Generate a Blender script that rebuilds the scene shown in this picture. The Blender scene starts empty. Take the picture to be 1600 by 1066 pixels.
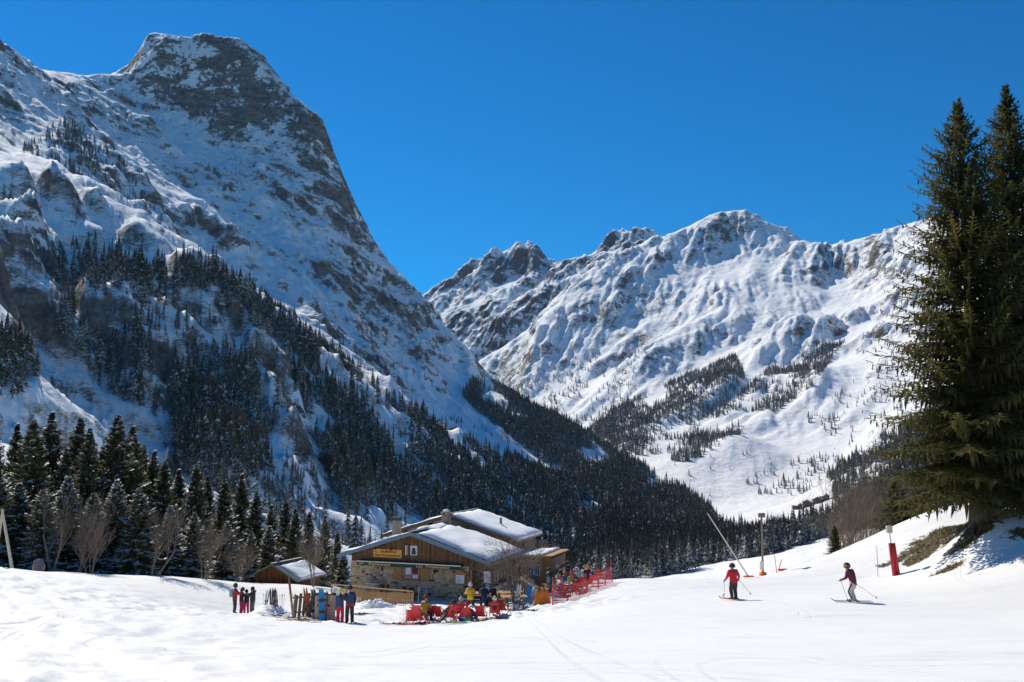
import bpy, bmesh, math, random
import numpy as np
from mathutils import Vector, Matrix

# ------------------------------------------------------------------ camera, sky, sun, exposure
S = bpy.context.scene
PITCH = math.radians(6.4)
F = 1400.0                                   # focal length in photo pixels (photo 1600 x 1066)
cam_d = bpy.data.cameras.new('camera'); cam = bpy.data.objects.new('camera', cam_d)
S.collection.objects.link(cam); S.camera = cam
cam_d.sensor_width = 36; cam_d.lens = 36*F/1600
cam_d.clip_start = 0.3; cam_d.clip_end = 40000
cam.location = (0, 0, 0); cam.rotation_euler = (math.pi/2+PITCH, 0, 0)

SUN_AZ = math.radians(-36)                   # from +Y, negative = to the left
SUN_EL = math.radians(42)
sun_dir = Vector((math.sin(SUN_AZ)*math.cos(SUN_EL), math.cos(SUN_AZ)*math.cos(SUN_EL), math.sin(SUN_EL)))
W = bpy.data.worlds.new('World'); S.world = W; W.use_nodes = True
nt = W.node_tree; bg = nt.nodes['Background']
sky = nt.nodes.new('ShaderNodeTexSky'); sky.sky_type = 'NISHITA'; sky.sun_disc = False
sky.sun_elevation = SUN_EL; sky.sun_rotation = SUN_AZ
sky.altitude = 1900; sky.air_density = 1.0; sky.dust_density = 0.25; sky.ozone_density = 4.0
hs = nt.nodes.new('ShaderNodeHueSaturation'); hs.inputs['Saturation'].default_value = 2.3
nt.links.new(sky.outputs[0], hs.inputs['Color']); nt.links.new(hs.outputs[0], bg.inputs[0])
bg.inputs[1].default_value = 0.104
sun_l = bpy.data.lights.new('sun', 'SUN'); sun_o = bpy.data.objects.new('sun', sun_l)
S.collection.objects.link(sun_o)
sun_l.energy = 4.5; sun_l.angle = math.radians(0.5); sun_l.color = (1.0, 0.925, 0.775)
sun_o.rotation_euler = (-sun_dir).to_track_quat('-Z', 'Y').to_euler()
sun_o.location = (0, 0, 200)
S.view_settings.view_transform = 'Standard'; S.view_settings.look = 'None'
S.view_settings.exposure = 0.13; S.view_settings.gamma = 1.0; S.view_settings.use_curve_mapping = False
S.render.engine = 'CYCLES'
S.cycles.use_denoising = True
S.cycles.max_bounces = 5; S.cycles.diffuse_bounces = 3; S.cycles.glossy_bounces = 2
S.cycles.transmission_bounces = 3; S.cycles.transparent_max_bounces = 6
S.cycles.caustics_reflective = False; S.cycles.caustics_refractive = False

# ------------------------------------------------------------------ helpers
COL = S.collection
CP, SP = math.cos(PITCH), math.sin(PITCH)
def at(px, py, Y):
    """world point seen at photo pixel (px, py) whose forward distance is Y"""
    cx = (px-800)/F; cy = (533-py)/F
    k = Y/(CP-cy*SP)
    return Vector((cx*k, Y, (SP+cy*CP)*k))
def proj(x, y, z):
    d = y*CP+z*SP; u = -y*SP+z*CP
    return 800+F*x/d, 533-F*u/d

def hash2(ix, iy, seed):
    h = (ix.astype(np.int64)*374761393 + iy.astype(np.int64)*668265263 + seed*974711) & 0xffffffff
    h = ((h ^ (h >> 13))*1274126177) & 0xffffffff
    return ((h ^ (h >> 16)) & 0xffff)/65535.0
def gnoise(x, y, seed=0):
    ix = np.floor(x); iy = np.floor(y); fx = x-ix; fy = y-iy
    ix = ix.astype(np.int64); iy = iy.astype(np.int64)
    ux = fx*fx*fx*(fx*(fx*6-15)+10); uy = fy*fy*fy*(fy*(fy*6-15)+10)
    def g(dx, dy):
        a = hash2(ix+dx, iy+dy, seed)*2*np.pi
        return np.cos(a)*(fx-dx)+np.sin(a)*(fy-dy)
    a = g(0, 0); b = g(1, 0); c = g(0, 1); d = g(1, 1)
    return (a*(1-ux)+b*ux)*(1-uy)+(c*(1-ux)+d*ux)*uy
def fbm(x, y, wl, octs=5, seed=0, gain=0.5, ridged=False):
    s = np.zeros_like(x); amp = 1.0; w = wl
    for o in range(octs):
        n = gnoise(x/w+o*17.3, y/w-o*9.1, seed+o)
        s += amp*((1-2*np.abs(n)*1.6) if ridged else n*1.6); amp *= gain; w *= 0.5
    return s
class MQ:
    """multiquadric interpolation of scattered heights"""
    def __init__(self, P, c=40.0, smooth=0.0):
        P = np.array(P, float); self.c = c
        self.xy = P[:, :2]; n = len(P)
        self.z0 = P[:, 2].mean()
        A = self.phi(self.xy, self.xy)+np.eye(n)*smooth
        self.w = np.linalg.solve(A, P[:, 2]-self.z0)
    def phi(self, a, b):
        d2 = (a[:, None, 0]-b[None, :, 0])**2+(a[:, None, 1]-b[None, :, 1])**2
        return np.sqrt(d2+self.c**2)
    def __call__(self, x, y):
        sh = np.shape(x); q = np.column_stack([np.ravel(x), np.ravel(y)]); out = np.empty(len(q))
        for i in range(0, len(q), 20000):
            out[i:i+20000] = self.phi(q[i:i+20000], self.xy)@self.w+self.z0
        return out.reshape(sh)
def bilin(G, u, v):
    h, w = G.shape
    u = np.clip(u, 0, w-1.001); v = np.clip(v, 0, h-1.001)
    i = u.astype(int); j = v.astype(int); a = u-i; b = v-j
    return (G[j, i]*(1-a)+G[j, i+1]*a)*(1-b)+(G[j+1, i]*(1-a)+G[j+1, i+1]*a)*b
def erode(H, cell, n, steps, batches, seed, rate=0.3, cap=4.0, dep=0.25):
    """rain drops running down the fall line, cutting gullies and leaving fans"""
    rng = np.random.default_rng(seed); h, w = H.shape
    for b in range(batches):
        px = rng.uniform(2, w-3, n); py = rng.uniform(2, h-3, n)
        dx = np.zeros(n); dy = np.zeros(n); sed = np.zeros(n); vel = np.ones(n); water = np.ones(n)
        for s in range(steps):
            i = px.astype(int); j = py.astype(int); a = px-i; c = py-j
            h00 = H[j, i]; h10 = H[j, i+1]; h01 = H[j+1, i]; h11 = H[j+1, i+1]
            gx = (h10-h00)*(1-c)+(h11-h01)*c; gy = (h01-h00)*(1-a)+(h11-h10)*a
            z = (h00*(1-a)+h10*a)*(1-c)+(h01*(1-a)+h11*a)*c
            dx = dx*0.25-gx*0.75/cell; dy = dy*0.25-gy*0.75/cell
            L = np.sqrt(dx*dx+dy*dy)+1e-6; dx /= L; dy /= L
            nx = np.clip(px+dx, 2, w-3); ny = np.clip(py+dy, 2, h-3)
            z2 = bilin(H, nx, ny); dz = z2-z
            slope = np.maximum(-dz/cell, 0.02)
            capa = slope*vel*water*cap*cell*0.06
            ero = np.where(dz > 0, -np.minimum(dz, sed), np.where(sed > capa, -(sed-capa)*dep, np.minimum((capa-sed)*rate, -dz*0.5)))
            for (jj, ii, wt) in ((j, i, (1-a)*(1-c)), (j, i+1, a*(1-c)), (j+1, i, (1-a)*c), (j+1, i+1, a*c)):
                np.subtract.at(H, (jj, ii), ero*wt)
            sed += ero; vel = np.minimum(np.sqrt(np.maximum(vel*vel*0.9-dz/cell*0.5, 0.05)), 3); water *= 0.985
            px = nx; py = ny
    return H

def mesh_obj(name, verts, faces, mat=None, parent=None, smooth=False):
    me = bpy.data.meshes.new(name)
    verts = np.asarray(verts, dtype=np.float32)
    if isinstance(faces, np.ndarray):
        n, k = faces.shape
        me.vertices.add(len(verts)); me.vertices.foreach_set('co', verts.ravel())
        me.loops.add(n*k); me.loops.foreach_set('vertex_index', faces.ravel().astype(np.int32))
        me.polygons.add(n); me.polygons.foreach_set('loop_start', np.arange(0, n*k, k, dtype=np.int32))
        me.update(calc_edges=True)
    else:
        me.from_pydata([tuple(map(float, v)) for v in verts], [], faces)
    o = bpy.data.objects.new(name, me); COL.objects.link(o)
    if mat is not None: me.materials.append(mat)
    if parent is not None: o.parent = parent
    if smooth: me.polygons.foreach_set('use_smooth', [True]*len(me.polygons))
    return o
def tag(o, label=None, cat=None, group=None, kind=None):
    if label: o['label'] = label
    if cat: o['category'] = cat
    if group: o['group'] = group
    if kind: o['kind'] = kind
    return o
def thing(name, label, cat, loc=(0, 0, 0), rz=0.0, group=None):
    o = bpy.data.objects.new(name, None); COL.objects.link(o); o.empty_display_size = 0.2
    o.location = loc; o.rotation_euler = (0, 0, rz)
    return tag(o, label, cat, group)
def copy_tree(o, parent=None):
    c = o.copy(); COL.objects.link(c); c.parent = parent
    for ch in o.children: copy_tree(ch, c)
    return c

# ---- materials
MATS = {}
def mat(name, col, rough=0.7, var=0.0, scale=6.0, bump=0.0, bscale=None, metal=0.0, spec=0.5, stretch=None, obj_var=0.0, detail=4):
    if name in MATS: return MATS[name]
    m = bpy.data.materials.new(name); m.use_nodes = True; MATS[name] = m
    t = m.node_tree; N = t.nodes; Lk = t.links; b = N['Principled BSDF']
    b.inputs['Roughness'].default_value = rough; b.inputs['Metallic'].default_value = metal
    b.inputs['Specular IOR Level'].default_value = spec
    b.inputs['Base Color'].default_value = (*col, 1)
    if var or bump:
        tc = N.new('ShaderNodeTexCoord'); mp = N.new('ShaderNodeMapping'); Lk.new(tc.outputs['Object'], mp.inputs[0])
        if stretch: mp.inputs['Scale'].default_value = stretch
    if var:
        n = N.new('ShaderNodeTexNoise'); n.inputs['Scale'].default_value = scale; n.inputs['Detail'].default_value = detail
        n.inputs['Roughness'].default_value = 0.65
        Lk.new(mp.outputs[0], n.inputs['Vector'])
        r = N.new('ShaderNodeMapRange'); r.inputs[1].default_value = 0.25; r.inputs[2].default_value = 0.75
        r.inputs[3].default_value = 1-var; r.inputs[4].default_value = 1+var
        Lk.new(n.outputs[0], r.inputs[0])
        mx = N.new('ShaderNodeVectorMath'); mx.operation = 'SCALE'; mx.inputs[0].default_value = col
        last = r.outputs[0]
        if obj_var:
            oi = N.new('ShaderNodeObjectInfo'); r2 = N.new('ShaderNodeMapRange')
            r2.inputs[3].default_value = 1-obj_var; r2.inputs[4].default_value = 1+obj_var
            Lk.new(oi.outputs['Random'], r2.inputs[0]); ml = N.new('ShaderNodeMath'); ml.operation = 'MULTIPLY'
            Lk.new(last, ml.inputs[0]); Lk.new(r2.outputs[0], ml.inputs[1]); last = ml.outputs[0]
        Lk.new(last, mx.inputs['Scale']); Lk.new(mx.outputs[0], b.inputs['Base Color'])
    if bump:
        n2 = N.new('ShaderNodeTexNoise'); n2.inputs['Scale'].default_value = bscale or scale*3; n2.inputs['Detail'].default_value = 5
        Lk.new(mp.outputs[0], n2.inputs['Vector'])
        bp = N.new('ShaderNodeBump'); bp.inputs['Strength'].default_value = bump; bp.inputs['Distance'].default_value = 0.05
        Lk.new(n2.outputs[0], bp.inputs['Height']); Lk.new(bp.outputs[0], b.inputs['Normal'])
    return m
# ------------------------------------------------------------------ the mountains and the valley (structure)
def pts(L): return [tuple(at(*p)) for p in L]
def behind(L, dy, dz): return [(x, y+dy, z-dz) for (x, y, z) in pts(L)]

A_sky = [(-260, 20, 1450), (-120, 40, 1450), (0, 82, 1500), (60, 121, 1650), (110, 120, 1800), (160, 117, 1900), (190, 113, 1930), (214, 88, 1940),
         (226, 63, 1950), (268, 60, 1960), (330, 64, 1960), (395, 74, 1930), (424, 120, 1900), (444, 154, 1890), (496, 215, 1870),
         (503, 250, 1860), (530, 300, 1840), (556, 350, 1830), (600, 410, 1810), (650, 462, 1800), (690, 522, 1780), (714, 550, 1770)]
A_in = [(250, 74, 1890), (320, 74, 1892), (372, 85, 1890), (300, 185, 1840), (380, 212, 1832), (250, 150, 1858), (430, 212, 1848), (340, 140, 1868), (210, 150, 1850),
        (300, 225, 1780), (400, 270, 1740), (470, 340, 1700), (380, 350, 1560), (300, 300, 1600), (200, 180, 1750), (120, 190, 1620),
        (200, 270, 1480), (300, 400, 1320), (400, 465, 1230), (455, 500, 1200), (560, 450, 1640), (620, 520, 1630),
        (660, 570, 1640), (716, 600, 1700), (560, 560, 1290), (500, 490, 1350), (640, 620, 1330), (760, 675, 1400), (850, 715, 1430), (560, 508, 1460), (660, 588, 1510), (760, 648, 1530), (520, 440, 1490), (600, 540, 1480),
        (780, 625, 1650), (860, 665, 1650), (950, 712, 1650), (1010, 745, 1600),
        (0, 190, 1180), (60, 215, 1230), (130, 250, 1260), (180, 285, 1270), (215, 325, 1250), (252, 378, 1180),
        (60, 262, 960), (150, 315, 980),
        (-200, 230, 700), (0, 285, 690), (70, 314, 700), (150, 362, 705), (215, 396, 710), (330, 438, 715), (430, 512, 760), (520, 574, 880), (610, 641, 1050),
        (720, 700, 1100), (830, 746, 1150), (930, 782, 1180), (1010, 812, 1200),
        (70, 395, 662), (72, 450, 630), (180, 470, 640), (300, 500, 650), (300, 590, 585), (420, 590, 650), (400, 700, 560),
        (120, 520, 590), (130, 600, 545), (160, 680, 505), (250, 690, 528), (330, 740, 500), (200, 765, 465), (280, 800, 465), (110, 770, 440), (85, 620, 530), (80, 540, 578), (95, 700, 485), (66, 482, 612), (120, 800, 380), (200, 840, 360), (260, 860, 400), (100, 860, 300), (180, 870, 270), (-200, 425, 470), (-60, 445, 460), (0, 470, 450), (-60, 400, 540), (10, 420, 560), (-200, 380, 560), (-70, 345, 620), (20, 350, 635), (60, 405, 630),
        (400, 800, 460), (540, 800, 560), (560, 700, 720), (700, 760, 800), (850, 830, 860), (700, 850, 620), (950, 870, 820), (300, 860, 260), (480, 860, 420),
        (480, 740, 600), (620, 790, 650), (760, 810, 760), (850, 890, 700), (600, 880, 480), (720, 900, 520),
        (-200, 420, 400), (-60, 430, 400), (0, 455, 390), (28, 520, 385), (48, 600, 375), (52, 650, 360), (20, 760, 220), (-200, 700, 200),
        (1000, 870, 860), (1060, 850, 980), (1100, 822, 1100), (150, 860, 190), (-100, 860, 160)]
A_low = [(0, 2600, 300), (-900, 2700, 500), (-1800, 2500, 500), (600, 2000, -30), (700, 1500, -40), (600, 900, -70), (500, 700, -75), (250, 300, -60), (0, 350, -50), (100, 500, -60), (450, 2400, -30), (-60, 220, -26),
         (0, 130, -16), (-70, 130, -14), (120, 150, -20), (150, 2500, 60), (190, 1950, 60), (120, 2050, 150)]
def tilt(L): return [(x, y, z-0.067*y) for (x, y, z) in L]
A_pts = pts(A_sky)+behind(A_sky[8:-4], 200, 150)+tilt([(-900, 2150, 800), (-1150, 2000, 850), (-1300, 2200, 700), (-1400, 1900, 800)])+pts(A_in)+tilt(A_low)

C_sky = [(1030, 382, 3500), (1085, 348, 3550), (1115, 334, 3590), (1140, 332, 3600), (1165, 335, 3600), (1185, 348, 3580), (1235, 376, 3500), (1290, 400, 3450), (1340, 406, 3480), (1375, 381, 3300),
         (1412, 350, 3150), (1450, 345, 3080), (1520, 350, 3000), (1600, 340, 2950), (1700, 320, 2900), (1850, 300, 2850)]
C_rib = [(1000, 404, 3420), (940, 442, 3330), (870, 492, 3230), (790, 540, 3170), (720, 577, 3120), (670, 605, 3080)]
C_in = [(1120, 400, 3350), (1050, 420, 3300), (1200, 400, 3300), (1250, 420, 3150), (1290, 450, 3000), (1210, 440, 3030), (1130, 445, 3000), (1060, 490, 2900), (1000, 500, 3000),
        (1190, 468, 2880), (1260, 468, 2850), (1282, 486, 2800), (1180, 495, 2760), (1110, 512, 2740),
        (1180, 535, 2640), (1250, 525, 2640), (1060, 560, 2560), (1120, 560, 2560), (980, 600, 2520), (900, 640, 2450), (865, 665, 2350), (950, 560, 2800), (880, 580, 2850), (800, 610, 2850), (740, 630, 2850),
        (900, 690, 2000), (960, 650, 2250), (1060, 610, 2330), (1040, 660, 2000), (1000, 695, 1750), (1130, 600, 2250), (1180, 580, 2350),
        (1400, 425, 2750), (1340, 475, 2560), (1290, 520, 2380), (1220, 590, 2120), (1150, 645, 1900), (1080, 700, 1740), (1045, 718, 1640), (1250, 500, 2560),
        (1380, 510, 2450), (1340, 565, 2250), (1280, 612, 1980), (1230, 652, 1880), (1180, 690, 1750), (1130, 680, 1700), (1440, 480, 2300), (1420, 560, 2050),
        (1100, 742, 1560), (1200, 762, 1480), (1130, 812, 1300), (1250, 807, 1300), (1010, 718, 1680), (1040, 760, 1480), (1300, 735, 1550), (1360, 690, 1600), (1400, 640, 1750),
        (1300, 650, 1800), (1340, 700, 1620), (1480, 560, 1900), (1560, 480, 2000), (1660, 420, 2000), (1500, 660, 1300), (1650, 600, 1200),
        (880, 888, 700), (1100, 880, 720), (1250, 876, 720), (950, 842, 1000), (1100, 836, 1050), (1250, 830, 1050), (1330, 800, 950), (1320, 862, 600), (1450, 760, 800), (1600, 700, 760), (1260, 780, 1250), (1340, 745, 1200)]
C_low = [(-700, 4200, 100), (-700, 3100, 60), (-500, 2300, -20), (-200, 1600, -30), (-300, 1000, -80), (-150, 600, -80), (40, 250, -60), (140, 300, -50), (300, 300, -30), (600, 4300, 700), (1400, 4200, 700), (2400, 3600, 700), (0, 4300, 400), (1500, 800, 260)]
C_pts = pts(C_sky)+behind(C_sky, 350, 260)+pts(C_rib)+behind(C_rib[:4], 260, 130)+pts(C_in)+tilt(C_low)

D_sky = [(560, 500, 5700), (620, 490, 5650), (668, 474, 5600), (690, 466, 5550), (705, 450, 5500), (722, 428, 5450), (740, 415, 5420), (765, 402, 5400), (785, 400, 5400), (800, 396, 5400), (818, 386, 5400), (835, 398, 5380), (852, 412, 5350),
         (880, 411, 5260), (905, 407, 5200), (935, 401, 5100), (960, 386, 5050), (985, 368, 5000), (1010, 363, 5000), (1030, 373, 4900), (1060, 376, 4900), (1120, 372, 4900)]
D_in = [(760, 470, 4950), (700, 520, 4700), (760, 530, 4600), (850, 455, 4900), (900, 460, 4600), (980, 420, 4600), (640, 540, 4800), (830, 500, 4550), (1050, 420, 4500), (730, 470, 5150), (800, 440, 5150)]
D_pts = pts(D_sky)+behind(D_sky, 500, 350)+pts(D_in)+tilt([(-1500, 5200, 500), (-1300, 4400, 300), (1500, 4400, 900), (0, 4200, 500)])

def grid_mass(P, x0, x1, y0, y1, cell, c, warp, amps, er, seed, ribs=(), calm=(), rough=()):
    xs = np.arange(x0, x1, cell); ys = np.arange(y0, y1, cell); X, Y = np.meshgrid(xs, ys)
    # the coarse surface is smooth: evaluate it at every 3rd node and interpolate
    q = 3; Xc, Yc = np.meshgrid(np.arange(x0, x1+q*cell, q*cell), np.arange(y0, y1+q*cell, q*cell))
    wx = fbm(Xc, Yc, warp[0], 3, seed)*warp[1]; wy = fbm(Xc, Yc, warp[0], 3, seed+50)*warp[1]
    Hc = MQ(P, c)(Xc+wx, Yc+wy)
    H = bilin(Hc, (X-x0)/(q*cell), (Y-y0)/(q*cell))
    gy, gx = np.gradient(H, cell); steep = np.clip(np.sqrt(gx*gx+gy*gy), 0.05, 1.6)
    for (px, py, Yc_, r, k) in calm:                  # smooth wind-packed domes, benches and fans
        p = at(px, py, Yc_); steep = steep*(1-k*np.exp(-((X-p.x)**2+(Y-p.y)**2)/(r*r)))
    for (wl, a, rid, gain) in amps:
        H = H+a*np.minimum(steep, 1.2)*(fbm(X+0.5*wx.mean(), Y, wl, 5, seed+int(wl), gain, rid)-(0.45 if rid else 0))
    for (dx, dy, wl, stretch, a) in ribs:            # spurs and gullies running down the fall line
        wq = fbm(X, Y, wl*3, 2, seed+5)*wl*0.5
        al = (X*dx+Y*dy)/stretch; ac = -X*dy+Y*dx+wq
        H = H+a*np.minimum(steep, 1.0)*(fbm(ac, al, wl, 4, seed+7, 0.5, True)-0.5)
    for (px, py, Yc_, r, wl, a) in rough:             # broken cliffs
        p = at(px, py, Yc_); H = H+a*np.exp(-((X-p.x)**2+(Y-p.y)**2)/(r*r))*fbm(X, Y, wl, 4, seed+70, 0.5)
    if er: erode(H, cell, *er)
    return dict(H=H, x0=x0, y0=y0, cell=cell, P=P)
def sample(G, x, y): return bilin(G['H'], (x-G['x0'])/G['cell'], (y-G['y0'])/G['cell'])

GA = grid_mass(A_pts, -1900, 760, 110, 2500, 5.0, 30, (260, 14), [(260, 16, True, 0.5), (70, 6, False, 0.55)], (26000, 45, 10, 1), 11, [(0.75, -0.66, 170, 3.0, 20)], [(290, 66, 1940, 150, 0.9), (150, 118, 1900, 180, 0.7), (440, 150, 1890, 110, 0.6), (500, 235, 1865, 120, 0.6), (550, 340, 1835, 120, 0.6), (620, 430, 1800, 120, 0.6)],
               [(270, 540, 640, 130, 45, 11), (430, 560, 700, 110, 45, 10), (450, 790, 560, 90, 40, 8), (560, 760, 640, 80, 40, 7)])
GC = grid_mass(C_pts, -900, 2700, 180, 4200, 8.0, 60, (500, 30), [(520, 10, True, 0.5), (120, 4, False, 0.5)], (30000, 55, 14, 2), 23, [(-0.52, -0.86, 380, 6.0, 78), (-0.40, -0.92, 130, 6.0, 15)],
               [(1140, 335, 3600, 300, 0.7), (1120, 400, 3350, 250, 0.4), (1230, 465, 2860, 260, 0.7), (1150, 760, 1400, 350, 0.8), (1200, 690, 1700, 250, 0.6), (1020, 720, 1650, 200, 0.6)])
GD = grid_mass(D_pts, -1500, 1700, 4200, 6400, 10.0, 60, (500, 30), [(480, 40, True, 0.52), (120, 14, True, 0.55)], (14000, 40, 8, 3), 37, [(-0.6, -0.8, 200, 4.0, 48)])

def frustum_mesh(name, G, t0, t1, nt_, ylist, others, material, strata=()):
    t = np.linspace(t0, t1, nt_); Yl = np.asarray(ylist)
    T, Y = np.meshgrid(t, Yl); X = T*Y
    jit = (hash2(np.arange(T.size).reshape(T.shape), np.zeros(T.shape, int), 5)-0.5)
    X = X+jit*(t[1]-t[0])*Y*0.35
    Z = sample(G, X, Y)
    c = G['cell']; wl = c*2.2; e = c*2
    st = np.hypot(sample(G, X+e, Y)-sample(G, X-e, Y), sample(G, X, Y+e)-sample(G, X, Y-e))/(2*e)
    m = np.clip((st-0.45)/0.5, 0, 1)
    Z = Z+fbm(X, Y, wl*3, 3, 77, 0.6)*wl*0.14*(0.3+m)
    # craggy relief and tilted rock beds: ledges that hold snow between bare risers
    Z = Z+m*(fbm(X, Y, c*14, 5, 78, 0.62, True)-0.4)*c*1.1
    warp_ = fbm(X, Y, c*40, 3, 79)*c*6
    for (per, a, dip) in strata:
        s_ = Z+dip*X+0.15*Y+warp_
        Z = Z+m*a*per/6.283*np.clip(0.55+fbm(X, Y, per*4, 2, 80+int(per))*1.3, 0, 1.2)*np.sin(6.283*s_/per)
    keep = np.ones(Z.shape, bool)
    for Go in others:
        keep &= Z > sample(Go, X, Y)-25
    m, n = Z.shape
    idx = np.arange(m*n).reshape(m, n)
    q = np.stack([idx[:-1, :-1], idx[:-1, 1:], idx[1:, 1:], idx[1:, :-1]], -1).reshape(-1, 4)
    kf = (keep[:-1, :-1] | keep[:-1, 1:] | keep[1:, 1:] | keep[1:, :-1]).reshape(-1)
    q = q[kf]
    used = np.zeros(m*n, bool); used[q.ravel()] = True
    remap = np.cumsum(used)-1
    V = np.stack([X, Y, Z], -1).reshape(-1, 3)[used]
    o = mesh_obj(name, V, remap[q], material, smooth=True)
    return o

def rock_snow(name, thr, soft, nscale, rock_lo, rock_hi, warm=0.5, bump=1.0, speck=0.5):
    m = bpy.data.materials.new(name); m.use_nodes = True
    t = m.node_tree; N = t.nodes; L = t.links; b = N['Principled BSDF']
    b.inputs['Roughness'].default_value = 0.85; b.inputs['Specular IOR Level'].default_value = 0.2
    geo = N.new('ShaderNodeNewGeometry'); tc = N.new('ShaderNodeTexCoord')
    def noise(scale, detail, rough=0.6, stretch=None, dist=0.0):
        n = N.new('ShaderNodeTexNoise'); n.inputs['Scale'].default_value = scale; n.inputs['Detail'].default_value = detail
        n.inputs['Roughness'].default_value = rough; n.inputs['Distortion'].default_value = dist
        if stretch:
            mp = N.new('ShaderNodeMapping'); mp.inputs['Scale'].default_value = stretch[0]; mp.inputs['Rotation'].default_value = stretch[1]
            L.new(tc.outputs['Object'], mp.inputs[0]); L.new(mp.outputs[0], n.inputs['Vector'])
        else: L.new(tc.outputs['Object'], n.inputs['Vector'])
        return n.outputs[0]
    def math_(op, a, c):
        x = N.new('ShaderNodeMath'); x.operation = op
        for k, v in enumerate((a, c)):
            if isinstance(v, (int, float)): x.inputs[k].default_value = v
            else: L.new(v, x.inputs[k])
        return x.outputs[0]
    # relief: coarse crags + strata
    def cells(scale, feat, rot):
        mp = N.new('ShaderNodeMapping'); mp.inputs['Rotation'].default_value = rot; mp.inputs['Scale'].default_value = (1.4, 1, 0.45)
        dn = N.new('ShaderNodeTexNoise'); dn.inputs['Scale'].default_value = scale*1.3; dn.inputs['Detail'].default_value = 4
        vm = N.new('ShaderNodeVectorMath'); vm.operation = 'MULTIPLY_ADD'; vm.inputs[1].default_value = (1.6/scale,)*3
        L.new(tc.outputs['Object'], dn.inputs['Vector']); L.new(dn.outputs['Color'], vm.inputs[0]); L.new(tc.outputs['Object'], vm.inputs[2]); L.new(vm.outputs[0], mp.inputs[0])
        vo = N.new('ShaderNodeTexVoronoi'); vo.feature = feat; vo.inputs['Scale'].default_value = scale; L.new(mp.outputs[0], vo.inputs['Vector']); return vo.outputs['Distance']
    v1 = cells(nscale*1.6, 'F1', (0.5, 0.6, 0.2)); v2 = cells(nscale*5.5, 'F1', (0.4, 0.7, 0.3)); ck = cells(nscale*2.4, 'DISTANCE_TO_EDGE', (0.4, 0.7, 0.1))
    n1 = noise(nscale, 9, 0.68); n2 = noise(nscale*5, 6, 0.7); n3 = noise(nscale*0.9, 8, 0.7, ((1, 1, 2.2), (0.3, 0.75, 0)), 0.6)
    hgt = math_('ADD', math_('ADD', math_('MULTIPLY', n1, 0.8), math_('MULTIPLY', n3, 0.3)), math_('ADD', math_('MULTIPLY', v1, 0.3), math_('MULTIPLY', v2, 0.2)))
    bp = N.new('ShaderNodeBump'); bp.inputs['Strength'].default_value = bump; bp.inputs['Distance'].default_value = 0.5/nscale
    L.new(hgt, bp.inputs['Height'])
    sep = N.new('ShaderNodeSeparateXYZ'); L.new(geo.outputs['Normal'], sep.inputs[0])
    sepb = N.new('ShaderNodeSeparateXYZ'); L.new(bp.outputs[0], sepb.inputs[0])
    nz = math_('ADD', math_('MULTIPLY', sep.outputs[2], 0.8), math_('MULTIPLY', sepb.outputs[2], 0.2))
    slope = math_('MINIMUM', math_('SUBTRACT', 1.0, nz), 0.51)
    v = math_('ADD', slope, math_('MULTIPLY', math_('SUBTRACT', n1, 0.5), speck*1.3))
    v = math_('ADD', v, math_('MULTIPLY', math_('SUBTRACT', n2, 0.5), speck*0.8))
    v = math_('ADD', v, math_('MULTIPLY', math_('SUBTRACT', n3, 0.5), speck*0.9))
    v = math_('ADD', v, math_('MULTIPLY', math_('SUBTRACT', noise(nscale*0.22, 4, 0.6), 0.5), speck*1.2))
    mr = N.new('ShaderNodeMapRange'); mr.interpolation_type = 'SMOOTHSTEP'
    mr.inputs[1].default_value = thr-soft; mr.inputs[2].default_value = thr+soft; L.new(v, mr.inputs[0])
    rr = N.new('ShaderNodeValToRGB'); e = rr.color_ramp.elements
    e[0].position = 0.3; e[0].color = (*rock_lo, 1); e[1].position = 0.72; e[1].color = (*rock_hi, 1)
    L.new(noise(nscale*1.7, 8, 0.7, ((1, 1, 2.4), (0.3, 0.75, 0)), 0.3), rr.inputs[0])
    ckr = N.new('ShaderNodeMapRange'); ckr.inputs[1].default_value = 0.0; ckr.inputs[2].default_value = 0.12; ckr.inputs[3].default_value = 0.75; ckr.inputs[4].default_value = 1.0; L.new(ck, ckr.inputs[0])
    rk_ = N.new('ShaderNodeVectorMath'); rk_.operation = 'SCALE'; L.new(rr.outputs[0], rk_.inputs[0]); L.new(ckr.outputs[0], rk_.inputs['Scale'])
    mixc = N.new('ShaderNodeMix'); mixc.data_type = 'RGBA'
    L.new(mr.outputs[0], mixc.inputs['Factor']); mixc.inputs['A'].default_value = (0.86, 0.87, 0.89, 1); L.new(rk_.outputs[0], mixc.inputs['B'])
    L.new(mixc.outputs['Result'], b.inputs['Base Color'])
    # fine relief only as strong as rock shows; snow stays smoother
    bp2 = N.new('ShaderNodeBump'); bp2.inputs['Distance'].default_value = 0.5/nscale
    L.new(hgt, bp2.inputs['Height'])
    L.new(math_('MULTIPLY', mr.outputs[0], 0.9*bump), bp2.inputs['Strength'])
    bp3 = N.new('ShaderNodeBump'); bp3.inputs['Distance'].default_value = 0.5/nscale; bp3.inputs['Strength'].default_value = 0.30*bump
    L.new(noise(nscale*1.8, 9, 0.62), bp3.inputs['Height']); L.new(bp3.outputs[0], bp2.inputs['Normal']); L.new(bp2.outputs[0], b.inputs['Normal'])
    return m
M_A = rock_snow('alpine_rock_and_snow', 0.45, 0.02, 0.024, (0.06, 0.056, 0.058), (0.44, 0.37, 0.315))
M_C = rock_snow('far_rock_and_snow', 0.44, 0.025, 0.016, (0.06, 0.055, 0.055), (0.26, 0.20, 0.16))
M_D = rock_snow('distant_rock_and_snow', 0.40, 0.03, 0.011, (0.06, 0.055, 0.06), (0.17, 0.14, 0.13))

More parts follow.
